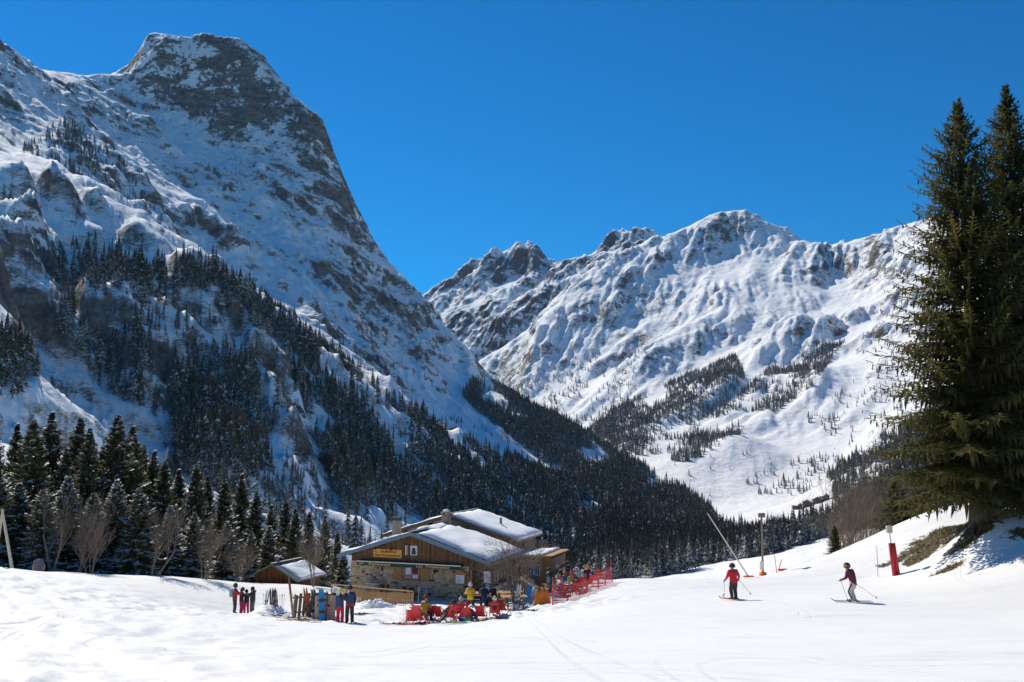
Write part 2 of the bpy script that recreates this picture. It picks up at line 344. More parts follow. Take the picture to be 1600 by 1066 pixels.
yA = np.concatenate([np.geomspace(125, 1150, 250)[:-1], np.arange(1150, 2010, 4.0), np.arange(2010, 2350, 20.0)])
yC = np.concatenate([np.geomspace(190, 1700, 170)[:-1], np.arange(1700, 3650, 9.0), np.arange(3650, 4100, 40.0)])
yD = np.concatenate([np.arange(4300, 5700, 10.0), np.arange(5700, 6300, 60.0)])
mtA = tag(frustum_mesh('mountain', GA, -0.74, 0.36, 840, yA, [GC], M_A, [(64, .4, .35), (23, .5, .42)]), 'steep shadowed mountain with a flat snowy rock summit above the forest', 'mountain', kind='structure')
mtC = tag(frustum_mesh('mountain', GC, -0.16, 0.74, 620, yC, [GA], M_C, [(46, .2, -.35)]), 'rounded snowy mountain with sunlit ribs above a white valley fan', 'mountain', kind='structure')
mtD = tag(frustum_mesh('mountain', GD, -0.2, 0.26, 330, yD, [], M_D, [(60, .25, .3)]), 'jagged grey rock peak at the head of the valley', 'mountain', kind='structure')

def on_mass(G, px, py, y0, y1):
    Yr = np.arange(y0, y1, 2.0); cx = (px-800)/F; cy = (533-py)/F; k = Yr/(CP-cy*SP)
    d = (SP+cy*CP)*k-sample(G, cx*k, Yr); i = int(np.argmax(d < 0)) if (d < 0).any() else len(Yr)-1
    return Vector((cx*k[i], Yr[i], float(sample(G, np.array([cx*k[i]]), np.array([Yr[i]]))[0])))
# ------------------------------------------------------------------ the near snow slope (structure)
g_px = [(800, 1066, 14), (300, 1066, 14.3), (1300, 1066, 13.8), (-150, 1066, 14.5), (1750, 1066, 13.5),
        (1147, 937, 46), (1330, 944, 40), (1000, 950, 42), (800, 985, 34), (600, 1000, 34), (1500, 960, 36), (1600, 935, 40), (1750, 920, 42),
        (960, 906, 63), (1020, 905, 64), (1100, 905, 66), (1160, 903, 66), (1205, 898, 66), (1250, 884, 66), (1295, 869, 66), (1350, 843, 68), (1400, 820, 70), (1440, 804, 71), (1480, 794, 72),
        (1530, 808, 57), (1540, 815, 55.5), (1590, 815, 60), (1620, 840, 52), (1700, 830, 52), (1800, 800, 56), (1470, 850, 58), (1400, 898, 57), (1330, 897, 60), (1480, 890, 53), (1560, 895, 48), (1450, 830, 63), (1640, 890, 46),
        (380, 962, 57), (420, 962, 55), (500, 968, 47.5), (545, 973, 46), (650, 976, 47), (720, 974, 48), (790, 966, 49.5), (840, 952, 51), (870, 944, 53), (910, 930, 57), (940, 915, 60.5),
        (735, 939, 64), (640, 931, 68), (560, 925, 72), (520, 921, 70), (640, 944, 62), (700, 950, 58), (600, 945, 62), (780, 938, 64), (830, 932, 66), (800, 945, 58), (870, 925, 66), (900, 914, 68), (840, 938, 60),
        (0, 886, 58), (40, 893, 60), (100, 895, 62), (180, 899, 64), (250, 900, 66), (330, 906, 69), (420, 912, 72), (500, 916, 74), (-150, 880, 56),
        (0, 930, 45), (120, 930, 50), (250, 930, 56), (380, 932, 63), (470, 930, 66), (0, 985, 30), (130, 960, 37), (150, 985, 32), (250, 960, 45), (250, 1010, 27)]
g_pts = pts(g_px)+tilt([(0, 5, -1.98), (0, 0, -1.68), (0, -10, -1.1), (-14, 0, -1.7), (14, 0, -1.6), (-14, -10, -1.1), (14, -10, -1.0),
        (-45, 82, -7.5), (-30, 86, -8), (-15, 88, -9), (-60, 76, -5), (-75, 100, -6), (-55, 105, -9), (-30, 110, -11), (-10, 100, -11.5), (5, 84, -9.5), (20, 82, -9.5), (30, 82, -8), (15, 105, -14), (35, 105, -12), (60, 84, -2), (60, 105, -6),
        (40, 80, -3.4), (48, 84, -3), (-90, 130, -8), (-50, 135, -11), (0, 135, -16), (50, 135, -16), (90, 130, -10), (80, 90, 2), (-95, 80, -3), (12, 74, -7.6), (20, 76, -8)])
g_mq = MQ(g_pts, 2.5, 0.0)
def g_detail(x, y):
    lump = np.clip((-x-0.28*y)/8+0.5, 0, 1)*np.clip((60-y)/10, 0, 1)
    d = fbm(x, y, 7.0, 3, 201)*0.05+fbm(x*0.5, y, 1.6, 3, 202)*0.018
    d = d+lump*(fbm(x, y, 1.7, 4, 203, 0.6)*0.16)
    trod = np.exp(-((x+6)/12)**2-((y-55)/7)**2)          # trodden snow round the terrace and racks
    bank = np.exp(-((y-49.5-0.28*(x+2))/2.6)**2)*np.clip((x+13)/4, 0, 1)*np.clip((8-x)/4, 0, 1)
    return d+np.maximum(trod*0.11, bank*0.20)*fbm(x, y, 0.9, 3, 205, 0.6)
def ground(x, y):
    x = np.asarray(x, float); y = np.asarray(y, float)
    return g_mq(x, y)+g_detail(x, y)
def gz(x, y): return float(ground(np.array([x]), np.array([y]))[0])
def on_ground(px, py, y0=8.0, y1=110.0):
    """where the sight line through a photo pixel first meets the snow"""
    Y = np.arange(y0, y1, 0.1); cx = (px-800)/F; cy = (533-py)/F; k = Y/(CP-cy*SP)
    d = (SP+cy*CP)*k-ground(cx*k, Y); i = np.argmax(d < 0) if (d < 0).any() else len(Y)-1
    return Vector((cx*k[i], Y[i], gz(cx*k[i], Y[i])))
def px_at(px, Y):
    """ground point below photo column px at forward distance Y"""
    x = (px-800)/F*Y/CP*0.985
    for _ in range(4):
        z = gz(x, Y); x += (px-proj(x, Y, z)[0])*Y/F
    return Vector((x, Y, gz(x, Y)))

tg = np.linspace(-1, 1, 430); yg = np.concatenate([np.linspace(-10, 10, 30)[:-1], np.geomspace(10, 45, 130)[:-1], np.linspace(45, 76, 190)[:-1], np.linspace(76, 140, 50)])
Tg, Yg = np.meshgrid(tg, yg); Xg = Tg*(14+0.66*np.maximum(Yg, 0)); Zg = ground(Xg, Yg)
ig = np.arange(Xg.size).reshape(Xg.shape)
qg = np.stack([ig[:-1, :-1], ig[:-1, 1:], ig[1:, 1:], ig[1:, :-1]], -1).reshape(-1, 4)

def snow_mat(name, tracks=True, grass=False):
    m = bpy.data.materials.new(name); m.use_nodes = True
    t = m.node_tree; N = t.nodes; L = t.links; b = N['Principled BSDF']
    b.inputs['Roughness'].default_value = 0.55; b.inputs['Specular IOR Level'].default_value = 0.25
    tc = N.new('ShaderNodeTexCoord')
    def noise(scale, detail, stretch=(1, 1, 1), rot=0.0, rough=0.6, dist=0.0):
        mp = N.new('ShaderNodeMapping'); mp.inputs['Scale'].default_value = stretch; mp.inputs['Rotation'].default_value = (0, 0, rot)
        L.new(tc.outputs['Object'], mp.inputs[0]); n = N.new('ShaderNodeTexNoise'); n.inputs['Scale'].default_value = scale
        n.inputs['Detail'].default_value = detail; n.inputs['Roughness'].default_value = rough; n.inputs['Distortion'].default_value = dist
        L.new(mp.outputs[0], n.inputs['Vector']); return n.outputs[0]
    def rng(v, a, c, lo, hi):
        r = N.new('ShaderNodeMapRange'); r.inputs[1].default_value = a; r.inputs[2].default_value = c; r.inputs[3].default_value = lo; r.inputs[4].default_value = hi
        L.new(v, r.inputs[0]); return r.outputs[0]
    def mth(op, a, c):
        x = N.new('ShaderNodeMath'); x.operation = op
        for k, v in enumerate((a, c)):
            if isinstance(v, (int, float)): x.inputs[k].default_value = v
            else: L.new(v, x.inputs[k])
        return x.outputs[0]
    def mix(f, A, B):
        x = N.new('ShaderNodeMix'); x.data_type = 'RGBA'; L.new(f, x.inputs['Factor'])
        for s, v in (('A', A), ('B', B)):
            if isinstance(v, tuple): x.inputs[s].default_value = (*v, 1)
            else: L.new(v, x.inputs[s])
        return x.outputs['Result']
    dirt = rng(noise(0.9, 9, (1, 1, 1), 0, 0.75), 0.60, 0.78, 0.0, 0.6)
    col = mix(dirt, (0.88, 0.87, 0.86), (0.62, 0.60, 0.57))
    h = noise(6.0, 6, (1, 1, 1), 0, 0.7)
    if tracks:
        lines = []
        for (sc, st_, rot, e) in ((0.06, (1.0, 0.22, 1), 0.5, .002), (0.09, (0.14, 1.0, 1), 0.10, .0025), (0.11, (0.15, 1.0, 1), -0.35, .0025), (0.10, (1.0, 0.2, 1), -0.3, .002), (0.08, (0.10, 1.0, 1), 0.3, .0022), (0.14, (0.12, 1.0, 1), -0.12, .003)):
            d_ = mth('ABSOLUTE', mth('SUBTRACT', noise(sc, 0, st_, rot, 0.4), 0.5), 0.0)
            d_ = mth('ABSOLUTE', mth('SUBTRACT', d_, 0.006), 0.0)            # a pair of grooves side by side
            lines.append(rng(d_, e*.3, e, 1, 0))
        tl = lines[0]
        for l_ in lines[1:]: tl = mth('MAXIMUM', tl, l_)
        tl = mth('MULTIPLY', tl, rng(noise(0.15, 3), 0.38, 0.55, 0, 1))
        groom = noise(7.0, 2, (0.03, 1.0, 1), 0.12, 0.4)
        h = mth('ADD', h, mth('ADD', mth('MULTIPLY', tl, -0.8), mth('MULTIPLY', groom, 1.5)))
        col = mix(mth('MULTIPLY', tl, 0.35), col, (0.66, 0.66, 0.67))
        scr = rng(noise(2.6, 5, (0.09, 1.3, 1), 0.12, 0.7, 0.5), 0.58, 0.70, 0, 0.75)
        col = mix(scr, col, (0.56, 0.545, 0.52))
    if grass:
        at_ = N.new('ShaderNodeAttribute'); at_.attribute_name = 'bare'
        gv = mth('ADD', at_.outputs['Fac'], mth('MULTIPLY', mth('SUBTRACT', noise(1.1, 8, (1, 1, 1), 0, 0.7), 0.5), 1.3))
        gf = rng(gv, 0.5, 0.58, 0, 1)
        gcol = mix(rng(noise(7, 6, (1, 1, 1), 0, 0.75), 0.3, 0.7, 0, 1), (0.035, 0.022, 0.010), (0.17, 0.125, 0.04))
        col = mix(gf, col, gcol); h = mth('ADD', h, mth('MULTIPLY', gf, mth('MULTIPLY', noise(16, 6, (1, 1, 1), 0, 0.8), 3.0)))
    L.new(col, b.inputs['Base Color'])
    bp = N.new('ShaderNodeBump'); bp.inputs['Strength'].default_value = 0.45; bp.inputs['Distance'].default_value = 0.045
    L.new(h, bp.inputs['Height']); L.new(bp.outputs[0], b.inputs['Normal'])
    return m
M_SNOW = snow_mat('piste_snow', True, True)
gnd = tag(mesh_obj('snow_slope', np.stack([Xg, Yg, Zg], -1).reshape(-1, 3), qg, M_SNOW, smooth=True), 'groomed snow slope with ski tracks', 'snow', kind='structure')
# bare turf shows under the big spruces: a soil-and-grass patch with its own outline
bare = np.zeros(Xg.shape)
for (px, py, Y, rx, ry, a) in [(1462, 846, 59.5, 2.4, 3.6, 0.9), (1440, 860, 58.5, 1.9, 1.6, 0.9), (1490, 826, 61, 1.8, 3.0, 0.9), (1405, 866, 60, 1.1, 0.9, 0.75), (1382, 872, 60, 0.7, 0.7, 0.7), (1520, 858, 55, 2.6, 1.3, 0.75), (1480, 885, 53, 1.6, 1.0, 0.75), (1590, 850, 53, 1.6, 1.2, 0.62),
                               (1385, 830, 70, 1.2, 2.0, 0.6), (1350, 846, 69.5, 0.8, 2.0, 0.6), (1295, 871, 67.5, 0.8, 2.0, 0.55), (1440, 803, 72, 1.2, 1.8, 0.6)]:
    p = px_at(px, Y); bare = np.maximum(bare, a*np.exp(-((Xg-p.x)/rx)**2-((Yg-p.y)/ry)**2))
ba = gnd.data.attributes.new('bare', 'FLOAT', 'POINT'); ba.data.foreach_set('value', bare.ravel().astype(np.float32))

# dry grass on the bare turf
gi = np.where((bare > 0.58) & (Yg < 64))
gr_ = np.random.default_rng(3); gv_ = []; gf_ = []
sel = gr_.choice(len(gi[0]), min(1500, len(gi[0])*6), replace=True)
gxs = Xg[gi][sel]+gr_.normal(0, .16, len(sel)); gys = Yg[gi][sel]+gr_.normal(0, .16, len(sel)); gzs = ground(gxs, gys)
for x, y, z in zip(gxs, gys, gzs):
    for b_ in range(3):
        a = gr_.uniform(0, 6.28); l = gr_.uniform(.08, .22); dx, dy = math.cos(a), math.sin(a); k = len(gv_); w = .018
        gv_ += [(x-dy*w, y+dx*w, z-.02), (x+dy*w, y-dx*w, z-.02), (x+dx*l*.7, y+dy*l*.7, z+l*.75)]; gf_.append((k, k+1, k+2))
tag(mesh_obj('grass', gv_, gf_, mat('dry_grass', (.19, .14, .05), .9, .35, 2)), 'dry brown grass on the bare turf under the spruces', 'grass', kind='stuff')
# ------------------------------------------------------------------ vegetation
def foliage_mat(name, c0, c1, snow=0.0, trans=0.25, nscale=3.0):
    m = bpy.data.materials.new(name); m.use_nodes = True
    t = m.node_tree; N = t.nodes; L = t.links; b = N['Principled BSDF']; out = N['Material Output']
    b.inputs['Roughness'].default_value = 0.75; b.inputs['Specular IOR Level'].default_value = 0.2
    tc = N.new('ShaderNodeTexCoord'); n = N.new('ShaderNodeTexNoise'); n.inputs['Scale'].default_value = nscale; n.inputs['Detail'].default_value = 4
    L.new(tc.outputs['Object'], n.inputs['Vector'])
    r = N.new('ShaderNodeMapRange'); r.inputs[1].default_value = 0.3; r.inputs[2].default_value = 0.7; L.new(n.outputs[0], r.inputs[0])
    mx = N.new('ShaderNodeMix'); mx.data_type = 'RGBA'; mx.inputs['A'].default_value = (*c0, 1); mx.inputs['B'].default_value = (*c1, 1); L.new(r.outputs[0], mx.inputs['Factor'])
    oi = N.new('ShaderNodeObjectInfo'); hv = N.new('ShaderNodeHueSaturation')
    r2 = N.new('ShaderNodeMapRange'); r2.inputs[3].default_value = 0.7; r2.inputs[4].default_value = 1.35; L.new(oi.outputs['Random'], r2.inputs[0]); L.new(r2.outputs[0], hv.inputs['Value'])
    L.new(mx.outputs['Result'], hv.inputs['Color']); col = hv.outputs[0]
    if snow:
        geo = N.new('ShaderNodeNewGeometry'); sp = N.new('ShaderNodeSeparateXYZ'); L.new(geo.outputs['Normal'], sp.inputs[0])
        ab = N.new('ShaderNodeMath'); ab.operation = 'ABSOLUTE'; L.new(sp.outputs[2], ab.inputs[0])
        n2 = N.new('ShaderNodeTexNoise'); n2.inputs['Scale'].default_value = nscale*1.4; n2.inputs['Detail'].default_value = 5; n2.inputs['Roughness'].default_value = 0.7
        L.new(tc.outputs['Object'], n2.inputs['Vector'])
        ad = N.new('ShaderNodeMath'); ad.operation = 'MULTIPLY_ADD'; L.new(ab.outputs[0], ad.inputs[0]); ad.inputs[1].default_value = 0.22; L.new(n2.outputs[0], ad.inputs[2])
        r3 = N.new('ShaderNodeMapRange'); r3.inputs[1].default_value = 0.78-snow; r3.inputs[2].default_value = 0.90-snow; L.new(ad.outputs[0], r3.inputs[0])
        m2 = N.new('ShaderNodeMix'); m2.data_type = 'RGBA'; L.new(r3.outputs[0], m2.inputs['Factor']); L.new(col, m2.inputs['A']); m2.inputs['B'].default_value = (0.8, 0.82, 0.85, 1)
        col = m2.outputs['Result']
    L.new(col, b.inputs['Base Color'])
    if trans:
        tr = N.new('ShaderNodeBsdfTranslucent'); L.new(col, tr.inputs['Color']); ms = N.new('ShaderNodeMixShader'); ms.inputs[0].default_value = trans
        L.new(b.outputs[0], ms.inputs[1]); L.new(tr.outputs[0], ms.inputs[2]); L.new(ms.outputs[0], out.inputs['Surface'])
    return m
M_FAR = foliage_mat('conifer_far', (0.034, 0.037, 0.027), (0.115, 0.098, 0.062), 0.17, 0.0, 0.45)
M_FAR2 = foliage_mat('larch_brown', (0.05, 0.035, 0.024), (0.10, 0.075, 0.055), 0.03, 0.0, 0.5)
M_GROVE = foliage_mat('spruce_needles', (0.065, 0.072, 0.030), (0.19, 0.16, 0.06), 0.0, 0.45, 0.8)
M_BIG = foliage_mat('big_spruce_needles', (0.072, 0.080, 0.026), (0.20, 0.168, 0.05), 0.0, 0.5, 0.6)
M_TRUNK = mat('bark', (0.075, 0.055, 0.042), 0.9, 0.4, 5, 0.6, 14, stretch=(1, 1, 0.25))
M_TWIG = mat('bare_twigs', (0.20, 0.15, 0.105), 0.9, 0.35, 3)
M_TWIG2 = mat('grey_bark', (0.20, 0.165, 0.13), 0.9, 0.35, 4)
M_BSNOW = mat('bough_snow', (0.85, 0.86, 0.88), 0.7)

def tube(V, Fc, p, q, r0, r1, n=5):
    p = Vector(p); q = Vector(q); d = (q-p)
    if d.length < 1e-6: return
    a = d.orthogonal().normalized(); b = d.normalized().cross(a); k = len(V)
    for (c, r) in ((p, r0), (q, r1)):
        for i in range(n):
            an = 2*math.pi*i/n; v = c+(a*math.cos(an)+b*math.sin(an))*r; V.append((v.x, v.y, v.z))
    for i in range(n): Fc.append((k+i, k+(i+1) % n, k+n+(i+1) % n, k+n+i))

def far_conifer(seed, H=20.0, R=3.0, tiers=10, pts_=11, lean=0.0):
    rr = random.Random(seed); V = []; Fc = []
    tube(V, Fc, (0, 0, -1.5), (0, 0, H*0.5), 0.24, 0.12, 4)
    for t in range(tiers):
        f = t/(tiers-1); z = H*(0.10+0.86*f); r = R*(1-f)**0.85*rr.uniform(0.8, 1.15)+0.15; h = H/tiers*1.5
        k = len(V); off = rr.uniform(0, 6.28); ox, oy = rr.uniform(-.1, .1)*R*(1-f), rr.uniform(-.1, .1)*R*(1-f)
        V.append((ox*.5, oy*.5, z+h*0.62))
        for i in range(pts_*2):
            an = off+math.pi*i/pts_+rr.uniform(-.12, .12)
            rad = r*(rr.uniform(0.75, 1.25) if i % 2 == 0 else rr.uniform(0.32, 0.55)); dz = -h*0.30*rr.uniform(0.6, 1.4) if i % 2 == 0 else h*0.08
            V.append((ox+rad*math.cos(an), oy+rad*math.sin(an), z+dz))
        for i in range(pts_*2): Fc.append((k, k+1+i, k+1+(i+1) % (pts_*2)))
    return V, Fc

def spruce(seed, H, R, z0=0.8, step=0.5, nb=(5, 8), sp_n=9, width=0.16, droop=0.35, power=0.85, snow_p=0.0, trunk_r=0.22, dens_hang=0.5, stub=0.0):
    """trunk, crown (needle sprays along drooping boughs) and snow lying on boughs"""
    rr = random.Random(seed); TV = []; TF = []; CV = []; CF = []; SV = []; SF = []
    nseg = 8
    for i in range(nseg):
        za = -0.6+(H+0.4)*i/nseg; zb = -0.6+(H+0.4)*(i+1)/nseg
        ra = trunk_r*(1-i/nseg)**0.9+0.015; rb = trunk_r*(1-(i+1)/nseg)**0.9+0.015
        if i == 0: ra *= 1.5
        tube(TV, TF, (0, 0, za), (0, 0, zb), ra, rb, 8)
    def spray(p, d, ln, w, V=CV, Fc=CF, lift=0.0):
        side = d.cross(Vector((0, 0, 1)))
        if side.length < 1e-3: side = Vector((1, 0, 0))
        side.normalize(); side = (side+Vector((0, 0, rr.uniform(-.5, .5)))).normalized()*w
        k = len(V); m1 = p+d*ln*0.45; q = p+d*ln
        for v in (p, m1+side, q, m1-side): V.append((v.x, v.y, v.z+lift))
        Fc.append((k, k+1, k+2, k+3))
    z = z0
    while z < H-0.15:
        f = (z-z0)/(H-z0); r = R*((1-f)**power)*min(1.0, 0.62+f*4.0)*min(1.0, (1-f)/0.16)**0.45+0.06
        n = rr.randint(*nb); off = rr.uniform(0, 6.28)
        for b in range(n):
            an = off+6.283*b/n+rr.uniform(-.35, .35); L = r*rr.uniform(0.64, 1.18)
            if rr.random() < 0.08: L *= 0.5
            up0 = 0.42*f+0.02-droop*(1-f)*0.5+rr.uniform(-.12, .12)
            pz = z+rr.uniform(-.5, .5)*step
            pp = Vector((0, 0, pz)); S_n = max(3, int(3+L*1.3)); prev = pp; dirh = Vector((math.cos(an), math.sin(an), 0)); has_snow = rr.random() < snow_p
            nsp = max(3, int(sp_n*L/R+2))
            for s in range(nsp+1):
                u = (s+1)/(nsp+1)
                zz = pz+L*(up0*u-droop*(1-f*0.8)*u*u*0.9+0.22*u**4)
                cur = dirh*(L*u)+Vector((0, 0, zz)); d = (cur-prev).normalized()
                if s > 0 or L < 0.8:
                    ln = (1-u)*0.42*L*rr.uniform(0.7, 1.2)+0.16+0.10*rr.random(); w = width*rr.uniform(0.7, 1.3)*(0.6+0.4*min(1, ln))
                    for sgn in (-1, 1):
                        sd = (d*0.75+Vector((-dirh.y, dirh.x, 0))*sgn*rr.uniform(0.6, 1.0)+Vector((0, 0, rr.uniform(-.35, .1)))).normalized()
                        if ln > 0.9:                     # long side shoots carry their own twigs
                            ns = int(ln/0.34); up_ = Vector((0, 0, 1)); sv = sd.cross(up_).normalized()
                            for q in range(ns):
                                pq = cur+sd*(ln*(q+0.3)/ns)+Vector((0, 0, -0.10*ln*((q+0.3)/ns)**2))
                                for s2 in (-1, 1): spray(pq, (sd*0.8+sv*s2*rr.uniform(.4, .9)+Vector((0, 0, rr.uniform(-.5, .1)))).normalized(), 0.42*rr.uniform(.7, 1.2)*(1.15-0.5*q/ns), 0.075)
                        else: spray(cur, sd, ln, w*0.6)
                        if has_snow and u > 0.3: spray(cur, sd, ln*0.95, w*0.7, SV, SF, 0.10)
                    if rr.random() < dens_hang: spray(cur, Vector((dirh.x*.25+rr.uniform(-.2, .2), dirh.y*.25+rr.uniform(-.2, .2), -1)).normalized(), ln*0.75+0.1, w*0.7)
                    spray(prev, d, (cur-prev).length*1.5, w*0.55)
                    if has_snow and u > 0.3: spray(prev, d, (cur-prev).length*1.5, w*0.8, SV, SF, 0.12)
                prev = cur
            tube(TV, TF, (0, 0, pz), tuple(dirh*(L*0.5)+Vector((0, 0, pz+L*(up0*.5-droop*(1-f*.8)*.225)))), 0.02+0.012*L, 0.008, 3)
        z += step*(1-0.45*f)*rr.uniform(0.8, 1.2)
    return (TV, TF), (CV, CF), (SV, SF)

def bare_tree(seed, H, spread=0.55, levels=5, r0=0.16, stems=1, kids=(2, 4), up=0.25, first=0.28):
    rr = random.Random(seed); V = []; Fc = []
    def grow(p, d, L, r, lv):
        nseg = 3 if lv < 3 else 2; q = p
        for s in range(nseg):
            d = (d+Vector((rr.uniform(-.16, .16), rr.uniform(-.16, .16), rr.uniform(-.08, .16)))).normalized()
            e = q+d*(L/nseg); ra = r*(1-0.4*s/nseg); rb = r*(1-0.4*(s+1)/nseg)
            tube(V, Fc, q, e, ra, rb, 6 if lv == 0 else (4 if lv < 3 else 3)); q = e
            if lv < levels and (s > 0 or lv > 0):
                for c in range(rr.randint(*kids)):
                    an = rr.uniform(0, 6.283); o = d.orthogonal().normalized(); o.rotate(Matrix.Rotation(an, 3, d))
                    nd = (d*rr.uniform(0.5, 1.0)+o*rr.uniform(0.45, 1.0)*spread*2+Vector((0, 0, up))).normalized()
                    grow(q-d*(L/nseg)*rr.uniform(0, .7), nd, L*rr.uniform(0.5, 0.78), max(rb*rr.uniform(0.45, 0.65), 0.006), lv+1)
    for s in range(stems):
        a = rr.uniform(0, 6.28); t = 0 if stems == 1 else rr.uniform(0.1, 0.45)
        grow(Vector((math.cos(a)*0.12*(stems > 1), math.sin(a)*0.12*(stems > 1), -0.3)), Vector((math.cos(a)*t, math.sin(a)*t, 1)).normalized(), H*(first if stems == 1 else 0.40)*rr.uniform(.8, 1.1), r0/(stems**0.5), 0)
    # scale to the wished height
    zmax = max(v[2] for v in V); k = H/zmax
    return [(x*k, y*k, z*k if z > 0 else z) for (x, y, z) in V], Fc

# ---- mountain forests, scattered over the real slopes
def inpoly(px, py, poly):
    c = np.zeros(px.shape, bool); n = len(poly); j = n-1
    for i in range(n):
        xi, yi = poly[i]; xj, yj = poly[j]
        c ^= ((yi > py) != (yj > py)) & (px < (xj-xi)*(py-yi)/(yj-yi+1e-9)+xi); j = i
    return c
frng = np.random.default_rng(5)
def scatter(Gr, poly, n, y0, y1, dens, clump=60.0, thr=0.0, hlo=15, hhi=24, other=None):
    """points on the slope inside an outlined stand, thinned by clumping and by steep rock"""
    xs = [p[0] for p in poly]; t0 = (min(xs)-800)/F/0.93; t1 = (max(xs)-800)/F/0.93
    t0, t1 = min(t0, t0*0.85), max(t1, t1*0.85)
    Y = np.sqrt(frng.uniform(y0*y0, y1*y1, n)); X = frng.uniform(t0-0.02, t1+0.02, n)*Y
    Z = sample(Gr, X, Y); px, py = proj(X, Y, Z)
    e = Gr['cell']*1.5
    sl = np.hypot(sample(Gr, X+e, Y)-sample(Gr, X-e, Y), sample(Gr, X, Y+e)-sample(Gr, X, Y-e))/(2*e)
    nz = fbm(X, Y, clump, 3, 901)
    ok = inpoly(px, py, poly) & (frng.random(n) < dens*np.clip(0.5+nz*1.6-thr, 0, 1)) & (sl < 1.5)
    if other is not None: ok &= Z > sample(other, X, Y)-3
    X, Y, Z = X[ok], Y[ok], Z[ok]
    s = frng.uniform(hlo, hhi, len(X))/20.0*np.clip(frng.lognormal(-0.12, 0.28, len(X)), 0.4, 1.3)
    return np.stack([X, Y, Z-0.3, s], -1)
stands = []
P_spur = [(105, 395), (190, 395), (270, 408), (380, 462), (480, 540), (560, 596), (620, 646), (720, 696), (860, 748), (1000, 812), (1110, 850), (1250, 905), (900, 905), (740, 860), (620, 800), (540, 770), (500, 700), (455, 610), (440, 540), (330, 470), (230, 450), (130, 430)]
stands.append(scatter(GA, P_spur, 90000, 400, 1250, 0.85, 60, -0.08, 14, 23, GC))
stands.append(scatter(GA, [(480, 700), (560, 700), (640, 800), (540, 800)], 12000, 400, 900, 0.7, 40, 0, 14, 22))
stands.append(scatter(GA, [(60, 430), (200, 440), (440, 560), (450, 660), (400, 720), (100, 600)], 26000, 330, 900, 0.22, 35, 0.15, 10, 20))
stands.append(scatter(GA, [(190, 540), (235, 540), (240, 650), (200, 640)], 5000, 330, 900, 0.8, 40, -0.3, 16, 26))
stands.append(scatter(GA, [(260, 590), (400, 600), (420, 740), (380, 780), (280, 740)], 16000, 300, 800, 0.75, 40, 0.0, 16, 26))
stands.append(scatter(GA, [(-60, 430), (5, 440), (35, 480), (58, 590), (50, 650), (-60, 700)], 9000, 180, 460, 0.5, 40, -0.1, 10, 17))
stands.append(scatter(GA, [(340, 720), (520, 730), (640, 800), (620, 880), (340, 860)], 12000, 200, 700, 0.22, 40, 0.1, 9, 17))
stands.append(scatter(GA, [(745, 596), (870, 655), (1000, 722), (1110, 800), (1130, 840), (1000, 840), (880, 745), (800, 690), (720, 622)], 40000, 1100, 1750, 0.8, 90, -0.25, 14, 22, GC))
stands.append(scatter(GA, [(90, 190), (200, 230), (262, 380), (210, 390), (120, 300), (20, 250)], 9000, 1000, 1400, 0.35, 60, 0.2, 9, 17))
stands.append(scatter(GA, [(0, 285), (150, 355), (150, 400), (0, 400)], 6000, 700, 960, 0.25, 60, 0.2, 7, 14))
stands.append(scatter(GA, [(560, 560), (700, 640), (850, 708), (830, 722), (690, 670), (560, 590)], 6000, 1000, 1500, 0.12, 60, 0.2, 6, 11))
Q_front = [(860, 905), (870, 800), (940, 780), (1000, 800), (1110, 832), (1200, 842), (1300, 834), (1330, 800), (1370, 765), (1460, 700), (1640, 660), (1640, 800), (1420, 860), (1300, 905)]
stands.append(scatter(GC, Q_front, 60000, 550, 1250, 0.95, 80, -0.5, 13, 20))
stands.append(scatter(GC, [(1295, 745), (1350, 705), (1480, 620), (1640, 560), (1640, 700), (1350, 800), (1305, 792)], 22000, 800, 1750, 0.8, 80, -0.4, 13, 19))
stands.append(scatter(GC, [(1160, 752), (1300, 705), (1330, 728), (1250, 776), (1170, 772)], 6000, 1250, 1800, 0.35, 50, 0.05, 8, 15))
stands.append(scatter(GC, [(880, 700), (960, 640), (1040, 600), (1150, 555), (1165, 590), (1110, 670), (1060, 705), (985, 715)], 36000, 1500, 2700, 0.8, 140, -0.25, 9, 16))
stands.append(scatter(GC, [(1045, 722), (1120, 650), (1200, 575), (1290, 508), (1330, 520), (1270, 605), (1150, 685), (1080, 722)], 32000, 1500, 2650, 0.8, 140, -0.2, 9, 16))
stands.append(scatter(GC, [(740, 590), (900, 560), (1060, 545), (1000, 645), (870, 668), (770, 640)], 14000, 2200, 3100, 0.25, 150, 0.15, 10, 18))
stands.append(scatter(GC, [(1250, 660), (1400, 545), (1440, 640), (1340, 700)], 9000, 1100, 2400, 0.3, 90, 0.1, 9, 16))
stands.append(scatter(GC, [(1040, 720), (1340, 690), (1300, 800), (1100, 800)], 3000, 1250, 1900, 0.04, 90, 0.1, 5, 10))
T_all = np.concatenate(stands)
# larch and birch stands keep together in brown patches
brown = (fbm(T_all[:, 0], T_all[:, 1], 130, 2, 333) > 0.5) & (T_all[:, 1] < 1250) & (T_all[:, 1] > 520) & (proj(T_all[:, 0], T_all[:, 1], T_all[:, 2])[1] < 845)
near_key = T_all[:, 3]/T_all[:, 1]
tpx, tpy = proj(T_all[:, 0], T_all[:, 1], T_all[:, 2])
cand = np.where((tpx > 5) & (tpx < 1590) & ~brown & ~((tpx < 520) & (tpy > 740)) & ~((tpx > 1340)) & ~((tpy > 885)))[0]
single = cand[np.argsort(-near_key[cand])[:230]]
mask_single = np.zeros(len(T_all), bool); mask_single[single] = True

